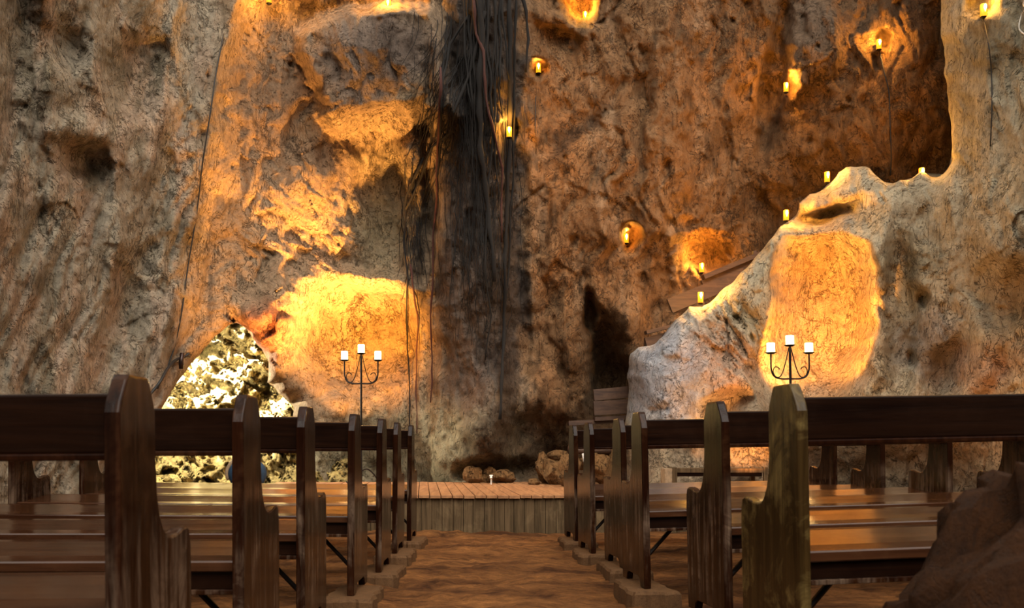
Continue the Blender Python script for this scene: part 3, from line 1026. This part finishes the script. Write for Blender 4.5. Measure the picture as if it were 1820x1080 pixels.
def add_pad(x, y, side, rz, label, lift=0.0):
    rnd = random.Random(int(y * 100) + side)
    bm = bmesh.new()
    w0, w1 = (-.10, .15)
    pts = [(w0 if side > 0 else -w1, -.09), (w1 if side > 0 else -w0, -.12), (w1 if side > 0 else -w0, .38), (w0 * .6 if side > 0 else -w1 * .9, .40)]
    n = 9
    ring = []
    for i in range(4):
        (ax, ay), (bx, by) = pts[i], pts[(i + 1) % 4]
        for k in range(n):
            t = k / n
            ring.append((ax + (bx - ax) * t + rnd.uniform(-.012, .012), ay + (by - ay) * t + rnd.uniform(-.012, .012)))
    top_z = SLAB + lift - .002
    bot = [bm.verts.new((px * 1.03, py * 1.02, -.06)) for px, py in ring]
    mid = [bm.verts.new((px, py, top_z - .014 + rnd.uniform(-.004, .002))) for px, py in ring]
    cx = sum(p[0] for p in ring) / len(ring); cy = sum(p[1] for p in ring) / len(ring)
    top = [bm.verts.new((cx + (px - cx) * .92, cy + (py - cy) * .96, top_z)) for px, py in ring]
    m = len(ring)
    for a, b in ((bot, mid), (mid, top)):
        for i in range(m):
            bm.faces.new((a[i], a[(i + 1) % m], b[(i + 1) % m], b[i]))
    bm.faces.new(top); bm.faces.new(list(reversed(bot)))
    o = obj('stone_pad', bm, M_slab, None, False, (x, y, 0))
    o.rotation_euler = (0, 0, rz)
    tag(o, label, 'stone pad', 'stone pads under the pew ends')


for rows, proto, sgn, block in ((left_rows, proto_l, -1, 'left'), (right_rows, proto_r, 1, 'right')):
    n = len(rows)
    for i, (d, x, turn, roll, lift) in enumerate(rows):
        k = n - 1 - i                        # 0 = nearest the stage
        o = proto if i == 0 else copy_tree(proto)
        o.location = (x, d, SLAB + lift)
        o.rotation_mode = 'XYZ'
        o.rotation_euler = (0, R(roll), R(turn))
        where = 'nearest the stage' if k == 0 else ('nearest the viewer' if i == 0 else '%s from the stage' % ORD[k])
        look = {('left', 0): 'dark varnished wooden pew with high end panel',
                ('right', 0): 'wooden pew with golden sheen painted on its end panel'}.get((block, i), 'dark varnished wooden pew')
        tag(o, '%s %s of the aisle, %s' % (look, block, where), 'pew', 'pews %s of the aisle' % block)
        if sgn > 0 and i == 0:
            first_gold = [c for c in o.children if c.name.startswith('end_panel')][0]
        rz = R(turn)
        add_pad(x, d, sgn, rz, 'flat stone pad under the aisle end of the %s block pew %s' % (block, where), lift)
        L = (PEW_L if sgn < 0 else PEW_R) - .03
        fx = x + sgn * L * math.cos(rz) ; fy = d + sgn * L * math.sin(rz)
        fz = lift - sgn * math.sin(R(roll)) * L
        if d > 4:
            add_pad(fx, fy, -sgn, rz, 'flat stone pad under the wall end of the %s block pew %s' % (block, where), fz)


# the nearest right-hand pew has the opening's golden sheen painted on its aisle end
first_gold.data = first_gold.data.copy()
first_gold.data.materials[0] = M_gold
first_gold['label'] = 'end panel with golden sheen painted in'


# ------------------------------------------------------------------ candle stands
def make_candelabrum():
    root = empty('candle_stand', (0, 0, 0))
    bm = bmesh.new()
    add_tube(bm, [(0, 0, .03), (0, 0, 1.44)], .013, 10)
    obj('pole', bm, M_iron, root)
    bm = bmesh.new()
    for k in range(3):
        a = 2 * math.pi * k / 3 + .35
        pts = [(0, 0, .15), (.08, 0, .17), (.17, 0, .10), (.22, 0, .02), (.26, 0, .012), (.28, 0, .03)]
        add_tube(bm, spline([(p[0] * math.cos(a), p[0] * math.sin(a), p[2]) for p in pts], 5), .008, 6)
    obj('tripod_foot', bm, M_iron, root)
    for s in (-1, 1):
        bm = bmesh.new()
        pts = [(0, 0, 1.12), (s * .10, 0, 1.12), (s * .175, 0, 1.145), (s * .205, 0, 1.21), (s * .208, 0, 1.30), (s * .208, 0, 1.365)]
        add_tube(bm, spline(pts, 6), .0085, 8)
        arm = obj('arm', bm, M_iron, root)
        bm = bmesh.new()
        pts = [(s * .012, 0, 1.43), (s * .045, 0, 1.30), (s * .085, 0, 1.18), (s * .125, 0, 1.135), (s * .168, 0, 1.15), (s * .186, 0, 1.195), (s * .168, 0, 1.235), (s * .135, 0, 1.235), (s * .115, 0, 1.215)]
        add_tube(bm, spline(pts, 6), .0055, 6)
        obj('scroll', bm, M_iron, arm)
    for x, z in ((-.208, 1.365), (0, 1.44), (.208, 1.365)):
        bm = bmesh.new()
        add_lathe(bm, [(0, 0), (.03, .002), (.056, .014), (.058, .018), (.03, .010), (0, .009)], 20, (x, 0, z))
        obj('drip_cup', bm, M_iron, root, True)
        bm = bmesh.new()
        add_lathe(bm, [(0, .012), (.040, .012), (.042, .016), (.042, .108), (.038, .112), (.012, .108), (0, .106)], 20, (x, 0, z))
        obj('candle', bm, M_candle, root, True)
        light('candle_light', 'POINT', (x, 0, z + .15), 4.0, (1, .62, .22), size=.03, parent=root)
    return root


cs = make_candelabrum()
cs.location = at(642, 863, 11.3); cs.location.z = SZ
cs.scale = (.95, .95, 1.065)
tag(cs, 'black iron three armed candle stand with lit candles in front of glowing alcove', 'candle stand', 'iron candle stands')
cs2 = copy_tree(cs)
cs2.location = at(1408, 863, 9.75); cs2.location.z = SZ
cs2.scale = (1, 1, 1.02)
cs2.rotation_euler = (0, R(-1), R(10))
tag(cs2, 'black iron three armed candle stand with lit candles before the pale outcrop', 'candle stand', 'iron candle stands')


# ------------------------------------------------------------------ small candle lanterns on the rock
def make_lantern():
    root = empty('candle_lantern', (0, 0, 0))
    bm = bmesh.new()
    add_lathe(bm, [(0, .0), (.036, .0), (.038, .004), (.038, .145), (.035, .145), (.034, .006), (0, .006)], 16)
    obj('amber_glass', bm, M_amber, root, True)
    bm = bmesh.new()
    add_lathe(bm, [(0, .035), (.006, .06), (.018, .085), (.017, .10), (.006, .125), (0, .13)], 10)
    bmesh.ops.translate(bm, verts=bm.verts, vec=(0, -.045, .01))
    obj('flame', bm, M_flame, root, True)
    bm = bmesh.new()
    add_lathe(bm, [(0, -.02), (.022, -.02), (.041, -.004), (.041, .0), (0, .0)], 16)
    obj('holder', bm, M_iron, root, True)
    light('lantern_light', 'POINT', (0, -.085, .19), 14.0, (1, .44, .06), size=.02, parent=root)
    return root


LAN = [
    (690, 18, (690, -25), 'small lit amber candle lantern on top of the overhanging grey block'),
    (1040, 38, (1032, 10), 'small lit candle lantern inside the glowing niche at the top of the wall'),
    (957, 130, (957, 122), 'small lit candle lantern in wall pocket just right of the dark roots, above its cord'),
    (905, 244, 0, 'small lit candle lantern half hidden behind the hanging black roots'),
    (1562, 88, 0, 'small lit candle lantern high on the brown rock face, above a hanging cord'),
    (1397, 164, 0, 'small lit candle lantern by dark crevice left of the brown rock face'),
    (1113, 432, (1117, 426), 'small lit candle lantern in the bright orange niche of the fluted wall'),
    (1247, 484, 0, 'small lit candle lantern in rubble pocket just above the wooden stair rail'),
    (1245, 538, 1, 'small lit amber candle lantern on top of the grey rock, below the stair rail'),
    (1397, 392, 1, 'small lit amber candle lantern on the left slope of the outcrop above the stair'),
    (1470, 324, 1, 'starry lit candle lantern near the peak of the pale outcrop'),
    (1638, 318, 2, 'lit candle lantern peeping over the notch below the brown rock face'),
    (1748, 27, 1, 'lit candle lantern at the top of the pale right wall'),
    (478, 6, 0, 'lit candle lantern at the top edge above the left orange lit rock'),
]
lan0 = make_lantern()
lan0.scale = (.85, .85, .85)
for i, (u, v, w, lab) in enumerate(LAN):
    o = lan0 if i == 0 else copy_tree(lan0)
    if w == 0:
        gu, gv = np.meshgrid(np.arange(u - 7, u + 8, 3.5), np.arange(v - 28, v + 4, 4.0))
        p = at(u, v, float(np.min(back_depth(gu, gv))) - .045)
    elif isinstance(w, tuple): p = at(u, v, float(back_depth(np.array([[float(w[0])]]), np.array([[float(w[1])]]))[0, 0]) - .15)
    elif w == 1: p = wall_point(u, v + 3, .06, True)
    else: p = at(u, v, 11.1)
    if w == 1 and v > 300:
        q = np.array([[float(u)]]), np.array([[float(v + 6)]])
        p = at(u, v, float(right_depth(*q)[0, 0]) + .30)
    o.location = p
    boost = {690: 40, 478: 30, 1562: 38, 1397: 36, 1470: 24, 1638: 26, 957: 24, 1040: 26, 1113: 20, 1247: 40, 1748: 22}.get(u)
    if boost:
        for ch in o.children:
            if ch.type == 'LIGHT':
                ch.data = ch.data.copy(); ch.data.energy = boost
    tag(o, lab, 'lantern', 'candle lanterns on the cave wall')


# ------------------------------------------------------------------ hanging roots
def root_path(pts, off, seed, wob=3.0):
    out = []
    for i, p in enumerate(pts):
        u, v = p[0], p[1]
        out.append(p)
    dense = []
    for (a, b) in zip(out[:-1], out[1:]):
        n = max(2, int(abs(b[1] - a[1]) / 22) + 1)
        for k in range(n):
            t = k / n
            dense.append((a[0] + (b[0] - a[0]) * t, a[1] + (b[1] - a[1]) * t))
    dense.append(out[-1][:2])
    U = np.array([d[0] for d in dense]); V = np.array([d[1] for d in dense])
    U = U + wob * fbm(V / 60.0, np.full_like(V, seed * 3.1), seed, 3)
    D = back_depth(U[None], V[None])[0]
    k = np.ones(5) / 5
    Dm = np.minimum(np.convolve(np.pad(D, 2, 'edge'), k, 'valid'), D) - off
    return [at(u, v, d) for u, v, d in zip(U, V, Dm)]


ROOTS = [
    ('thick dark root running down the middle of the black stained streak', [(850, -40), (856, 60), (852, 160), (855, 260), (864, 330), (872, 420), (880, 500)], .10, .034, 0),
    ('long straight black root hanging right of the dark streak, down to the floor rocks', [(906, -40), (907, 200), (902, 330), (897, 520), (894, 640), (888, 745)], .14, .026, 0),
    ('thin black root twisted beside the long straight one', [(917, -40), (914, 160), (911, 330), (905, 470), (899, 530)], .12, .014, 0),
    ('brown root curving down the left of the dark streak from the top', [(838, -40), (846, 60), (858, 90), (863, 180), (892, 300), (890, 430)], .13, .016, 1),
    ('short broken root end hanging near the wall lantern', [(922, -30), (934, 20), (939, 70), (935, 128)], .12, .018, 0),
    ('reddish root hanging beside the glowing alcove, to the wall foot', [(782, 120), (780, 240), (772, 400), (766, 540), (768, 640), (765, 715)], .10, .014, 1),
    ('dark root strand falling left of the red one in front of the alcove', [(752, 280), (722, 350), (718, 420), (724, 480), (723, 560), (726, 640), (730, 760)], .10, .013, 0),
    ('thin root strand over the right side of the glowing alcove', [(728, 470), (742, 560), (741, 640), (738, 700), (741, 770)], .10, .010, 1),
    ('wiry root reaching left from the dark streak across the grey block', [(862, 20), (838, 120), (806, 200), (800, 236), (768, 262), (746, 320), (722, 372)], .08, .016, 0),
    ('wispy root looping along the ledge left of the lantern roots', [(830, 30), (800, 80), (786, 150), (782, 250), (776, 330)], .08, .013, 0),
    ('fine dark root down the centre of the stained rock column', [(878, -40), (884, 110), (876, 240), (866, 360), (862, 480), (872, 560), (862, 640)], .09, .012, 0),
]
for i, (lab, pts, off, r, red) in enumerate(ROOTS):
    bm = bmesh.new()
    P_ = root_path(pts, off, i + 1)
    n = len(P_)
    r *= 1.25
    rr = [r * (1.0 + .25 * math.sin(j * 1.7 + i)) * (1 - .45 * j / n) for j in range(n)]
    add_tube(bm, P_, rr, 7)
    tag(obj('hanging_root', bm, M_rootred if red else M_root, None, True), lab, 'root', 'hanging fig roots')

# further strands of the dense bundle at the top of the streak
for i in range(12):
    rr_ = random.Random(60 + i)
    u = 826 + i * 6.2 + rr_.uniform(-3, 3); bend = rr_.uniform(-14, 14); end = rr_.uniform(140, 360)
    pts = [(u, -40), (u + bend * .3, end * .3), (u + bend * .8 + 4, end * .65), (u + bend + 10, end)]
    side = 'left' if i < 4 else ('middle' if i < 8 else 'right')
    bm = bmesh.new()
    P_ = root_path(pts, .06 + .04 * rr_.random(), 40 + i * 1.3, 5.0)
    n = len(P_); r = rr_.uniform(.010, .020)
    add_tube(bm, P_, [r * (1 + .2 * math.sin(j * 1.3 + i)) * (1 - .6 * j / n) for j in range(n)], 6)
    tag(obj('hanging_root', bm, M_root, None, True), 'dark strand in the %s of the root bundle above the black streak' % side, 'root', 'strands %s of the root bundle' % side)

# fine root hair: too many to count, one object
bm = bmesh.new()
rnd = random.Random(5)
for i in range(320):
    kind = rnd.random()
    if kind < .45:
        u = rnd.gauss(845, 28); v = rnd.uniform(-30, 420); ln = rnd.uniform(60, 260); du = rnd.uniform(-16, 16)
    elif kind < .7:
        u = rnd.gauss(800, 26); v = rnd.uniform(20, 220); ln = rnd.uniform(50, 170); du = rnd.uniform(-50, 6)
    elif kind < .88:
        u = rnd.gauss(736, 14); v = rnd.uniform(280, 430); ln = rnd.uniform(40, 140); du = rnd.uniform(-12, 16)
    else:
        u = rnd.gauss(880, 22); v = rnd.uniform(330, 560); ln = rnd.uniform(40, 140); du = rnd.uniform(-22, 16)
    pts = [(u + du * t * t, v + ln * t) for t in (0, .25, .5, .75, 1)]
    P_ = root_path(pts, .035, i * .37 + 20, 7.0)
    n = len(P_)
    r0 = rnd.uniform(.003, .009)
    add_tube(bm, P_, [r0 * (1 - .6 * j / n) for j in range(n)], 4, False)
tag(obj('root_hairs', bm, M_root, None, True), 'fine dark root hairs matted over the black stained rock column', 'roots', kind='stuff')


# ------------------------------------------------------------------ cables and lamp fixture on the wall
def cable(name, lab, pts, r, off, right=False, m=None, cat='cable', grp=None):
    P_ = [wall_point(u, v, off, right) for u, v in pts]
    bm = bmesh.new()
    add_tube(bm, spline(P_, 4), r, 6)
    tag(obj(name, bm, m or M_cable, None, True), lab, cat, grp)


cable('wall_cable', 'thin dark cable running down the fold of the left wall', [(398, 60), (384, 130), (374, 200), (360, 290), (352, 360), (343, 420), (333, 480), (322, 560), (306, 630), (280, 690)], .009, .05)
cable('wall_cable', 'thick black cable sagging from the opening down behind the nearest left pew', [(336, 628), (328, 634), (312, 640), (298, 655), (286, 676), (274, 692), (262, 705)], .018, .10)
cable('lantern_cord', 'thin cord hanging below the lantern on the brown rock face', [(1564, 92), (1572, 130), (1580, 165), (1582, 220), (1584, 270), (1583, 312)], .007, .03, grp='cords below lanterns')
cable('lantern_cord', 'thin cord below the wall pocket lantern right of the dark roots', [(953, 134), (952, 180), (951, 236)], .006, .03, grp='cords below lanterns')
cable('lantern_cord', 'thin cord below the lantern at the top of the pale wall', [(1748, 30), (1757, 80), (1762, 130), (1763, 190), (1760, 260)], .006, .03, True, grp='cords below lanterns')
cable('white_wire', 'white wire loop at the top right corner of the wall', [(1822, -20), (1819, 8), (1824, 14), (1816, 26), (1811, 48), (1817, 58), (1830, 66)], .007, .04, True, M_white, 'wire')
p = wall_point(322, 640, .16)
root = tag(empty('spotlight', p), 'small dark tubular spotlight fixed to the wall left of the daylight opening', 'spotlight')
bm = bmesh.new(); add_tube(bm, [(0, 0, -.10), (0, 0, -.02), (.012, 0, .085)], [.026, .030, .024], 12)
obj('housing', bm, plain('dark_metal', (.05, .03, .025), .3, .7), root, True)
bm = bmesh.new(); add_tube(bm, [(0, 0, .02), (.02, .10, .05), (.03, .22, .06)], .010, 6)
obj('bracket', bm, M_iron, root)


# ------------------------------------------------------------------ timber stair climbing behind the outcrop
def plank(bm, a, b, h, t, up=Vector((0, 0, 1))):
    """board from a to b (bottom edge), height h, thickness t"""
    a = Vector(a); b = Vector(b)
    d = (b - a).normalized()
    nrm = d.cross(up).normalized()
    upv = nrm.cross(d).normalized()
    vs = []
    for p in (a, b):
        for s in (0, 1):
            for q in (0, 1):
                vs.append(bm.verts.new(p + nrm * (t * (s - .5)) + upv * (h * q)))
    for f in ((0, 1, 3, 2), (4, 6, 7, 5), (0, 4, 5, 1), (2, 3, 7, 6), (0, 2, 6, 4), (1, 5, 7, 3)):
        bm.faces.new([vs[i] for i in f])
    bmesh.ops.recalc_face_normals(bm, faces=bm.faces)


YS = 12.05
st = tag(empty('timber_stair', at(1200, 700, YS)), 'rough timber stair with plank sides climbing behind the pale outcrop', 'stair')
inv = Vector(st.location)
SP = [('side_board', (1252, 514), (1350, 472), 17), ('side_board', (1251, 497), (1350, 456), 8), ('side_board', (1195, 556), (1330, 500), 26), ('side_board', (1196, 536), (1325, 486), 7),
      ('side_board', (1150, 618), (1215, 600), 18), ('side_board', (1148, 594), (1212, 578), 6),
      ('riser_board', (1056, 712), (1118, 706), 20), ('riser_board', (1056, 738), (1118, 734), 25), ('riser_board', (1056, 748), (1118, 745), 7), ('riser_board', (1010, 756), (1120, 750), 8)]
for k, (nm, a, b, hp) in enumerate(SP):
    bm = bmesh.new()
    yy = YS - .02 * (k % 3)
    A_ = at(a[0], a[1], yy); B_ = at(b[0], b[1], yy + .05)
    plank(bm, A_, B_, hp * yy / FPX, .13 if hp < 10 else .05)
    for v in bm.verts: v.co -= inv
    obj(nm, bm, M_beam, st)
for (u, v0, v1) in ((1342, 480, 446), (1150, 700, 600)):
    bm = bmesh.new()
    A_ = at(u, v0, YS + .1); B_ = at(u, v1, YS + .1)
    add_tube(bm, [A_ - inv, B_ - inv], .04, 6)
    obj('post', bm, M_beam, st)


# ------------------------------------------------------------------ loose rocks
def rock_bm(rx, ry, rz, seed, sub=4, ang=.5):
    bm = bmesh.new()
    bmesh.ops.create_icosphere(bm, subdivisions=sub, radius=1)
    rnd = random.Random(seed)
    planes = []
    for k in range(11):
        n = Vector((rnd.gauss(0, 1), rnd.gauss(0, 1), rnd.gauss(0, 1))).normalized()
        planes.append((n, rnd.uniform(.55, .95)))
    co = np.array([v.co[:] for v in bm.verts])
    nz = fbm(co[:, 0] * 1.6 + seed, co[:, 1] * 1.6, co[:, 2] * 1.6, 4, .55)
    for v, a in zip(bm.verts, nz):
        c = v.co.copy()
        for n, d in planes:
            q = c.dot(n)
            if q > d: c -= n * (q - d) * .85
        c *= 1 + .16 * float(a)
        v.co = Vector((c.x * rx, c.y * ry, c.z * rz))
    return bm


ROCKS = [
    (965, 838, 11.55, .10, .11, .20, 12, 'narrow upright orange rock at the left end of the rock pile on stage'),
    (985, 840, 11.30, .20, .18, .17, 21, 'large leaning orange rock at the front left of the rock pile'),
    (1000, 814, 11.75, .20, .16, .13, 31, 'brown rock behind the large leaning rock in the pile'),
    (1012, 848, 10.75, .15, .17, .19, 43, 'rounded orange rock in front of the pile, behind the first right pew'),
    (1048, 820, 11.60, .22, .18, .14, 55, 'dark brown rock in the middle of the pile under the log'),
    (1068, 842, 11.2, .15, .16, .20, 61, 'pointed rock in the pile between the first two right pew ends'),
    (1095, 836, 11.5, .12, .14, .20, 72, 'greenish grey rock at the right of the rock pile'),
    (1092, 808, 11.65, .13, .14, .09, 83, 'small square brown rock on top of the pile, right end'),
    (842, 849, 11.75, .13, .12, .12, 91, 'rounded orange rock at the back of the stage, left of the tap'),
    (893, 852, 11.8, .19, .14, .10, 101, 'low triangular orange rock at the back of the stage, right of the tap'),
    (868, 848, 11.95, .10, .10, .11, 111, 'small dark rock behind the tap at the wall foot'),
    (950, 858, 11.2, .09, .08, .05, 121, 'small flat reddish stone in front of the rock pile'),
]
for (u, v, Y, rx, ry, rz_, sd, lab) in ROCKS:
    bm = rock_bm(rx, ry, rz_, sd)
    p = at(u, v, Y)
    lowest = min(w.co.z for w in bm.verts)
    if v > 830: p.z = SZ - lowest - .02
    o = obj('loose_rock', bm, M_stone, None, True, p)
    o.rotation_euler = (0, 0, sd)
    tag(o, lab, 'rock', 'loose rocks at the back of the stage')
bm = bmesh.new()
add_tube(bm, spline([at(1010, 799, 11.45), at(1045, 800, 11.5), at(1085, 799, 11.55)], 6), .05, 10)
tag(obj('log', bm, M_beam, None, True), 'short brown log lying across the top of the rock pile', 'log')
bm = bmesh.new()
add_tube(bm, [at(1041, 828, 11.25), at(1036, 806, 11.3)], .016, 8)
tag(obj('white_stake', bm, M_white), 'thin white stake leaning among the rocks of the pile', 'stake')
p = at(873, 857, 11.35); p.z = SZ
tp = tag(empty('water_tap', p), 'small pale water tap standing between the rocks at the wall foot', 'tap')
bm = bmesh.new(); add_tube(bm, [(0, 0, 0), (0, 0, .085)], .010, 8); obj('pipe', bm, M_white, tp)
bm = bmesh.new(); add_tube(bm, [(0, .01, .085), (0, -.03, .09), (0, -.045, .07)], .014, 8); obj('spout', bm, M_white, tp)
bm = bmesh.new(); add_tube(bm, [(-.022, 0, .105), (.022, 0, .105)], .009, 8); add_tube(bm, [(0, 0, .085), (0, 0, .105)], .006, 6); obj('tap_handle', bm, M_white, tp)

# foreground boulder, lower right
bm = bmesh.new()
bmesh.ops.create_icosphere(bm, subdivisions=6, radius=1)
co = np.array([v.co[:] for v in bm.verts])
n1 = fbm(co[:, 0] * 1.7, co[:, 1] * 1.7, co[:, 2] * 1.7 + 5, 5, .55)
a = co[:, 0] * .8 + co[:, 2] * .6; b = -co[:, 0] * .6 + co[:, 2] * .8
n2 = ridge(a * 1.2 + .3 * n1, b * 4.5, co[:, 1] * 2, 4, .55)
n3 = fbm(co[:, 0] * 9, co[:, 1] * 9, co[:, 2] * 9, 4, .6)
n4 = facet(co[:, 0] * 3.2 + co[:, 2] * 1.1, co[:, 2] * 3.2 - co[:, 1], 5)
rad = 1 + .12 * n1 + .05 * n2 + .025 * n3 + .11 * n4
for v, q in zip(bm.verts, rad):
    c = v.co * float(q)
    zz = c.z
    x = c.x
    # lean: upper part pulled to the right so the left side slopes
    v.co = Vector((x * .95, c.y * .56, zz * .84))
o = obj('foreground_boulder', bm, M_boulder, None, True, (1.60, 1.88, 0))
tag(o, 'rough dark brown boulder close to the viewer in front of the right pews', 'boulder')

# ------------------------------------------------------------------ bench on the stage
def build_bench():
    Y = 10.1
    root = tag(empty('wooden_bench', at(1275, 860, Y)), 'low dark wooden bench on the stage before the pale outcrop', 'bench')
    root.location.z = SZ
    k = Y / FPX
    w0, w1 = (1185 - 1275) * k, (1363 - 1275) * k
    top = CH - (832 - V0) * k - SZ
    bm = bmesh.new()
    add_box(bm, w0 + .06, w1 - .02, -.02, .30, top - .045, top, .004)
    obj('seat', bm, M_front, root)
    bm = bmesh.new()
    add_box(bm, w0 + .09, w1 - .05, .0, .03, top - .085, top - .045, .003)
    obj('apron', bm, M_board, root)
    for (x, y) in ((w0 + .06, -.03), (w1 - .04, -.03), (w0 + .06, .27), (w1 - .10, .27)):
        bm = bmesh.new(); add_box(bm, x, x + .045, y, y + .045, -.002, top + .012, .003)
        obj('leg', bm, M_front, root)
    bm = bmesh.new(); add_box(bm, w0 - .02, w0 + .06, -.01, .27, 0.05, top - .004, .003)
    obj('end_board', bm, M_tan, root)


build_bench()

# blue rounded bag on the stage
def build_bag():
    Y = 10.2
    p = at(440, 866, Y); p.z = SZ
    root = tag(empty('blue_bag', p, R(12)), 'round dark blue bag with tan edge on the stage at left', 'bag')
    bm = bmesh.new()
    bmesh.ops.create_uvsphere(bm, u_segments=28, v_segments=18, radius=1)
    for v in bm.verts:
        x, y, z = v.co
        zz = max(z, -.82)
        v.co = Vector((x * .20, y * .11, .165 + zz * .165 * (1 if z > 0 else 1.2)))
    obj('body', bm, M_blue, root, True)
    bm = bmesh.new()
    pts = []
    for k in range(25):
        a = math.pi * (.45 + .67 * k / 24)
        pts.append((math.cos(a) * .212, .045, .165 + math.sin(a) * .18))
    add_tube(bm, pts, .022, 8)
    obj('edge_band', bm, M_tan, root, True)


build_bag()

# green fern tuft at the wall foot
p = at(546, 860, 11.4); p.z = SZ
fr = tag(empty('green_fern', p), 'small green fern at the wall foot below the alcove', 'plant')
bm = bmesh.new()
rnd = random.Random(9)
for k in range(26):
    a = rnd.uniform(0, 6.28); ln = rnd.uniform(.06, .14); h = rnd.uniform(.05, .13)
    w = .013
    prev = None
    for j in range(5):
        t = j / 4
        c = Vector((math.cos(a) * ln * t, math.sin(a) * ln * t * .6, h * math.sin(t * 2.0)))
        s = Vector((-math.sin(a), math.cos(a), 0)) * w * (1 - t * .85)
        r = (bm.verts.new(c - s), bm.verts.new(c + s))
        if prev: bm.faces.new((prev[0], prev[1], r[1], r[0]))
        prev = r
obj('fronds', bm, M_green, fr)
bm = bmesh.new(); add_tube(bm, [(0, 0, 0), (0, 0, .04)], .012, 6); obj('stem', bm, M_green, fr)
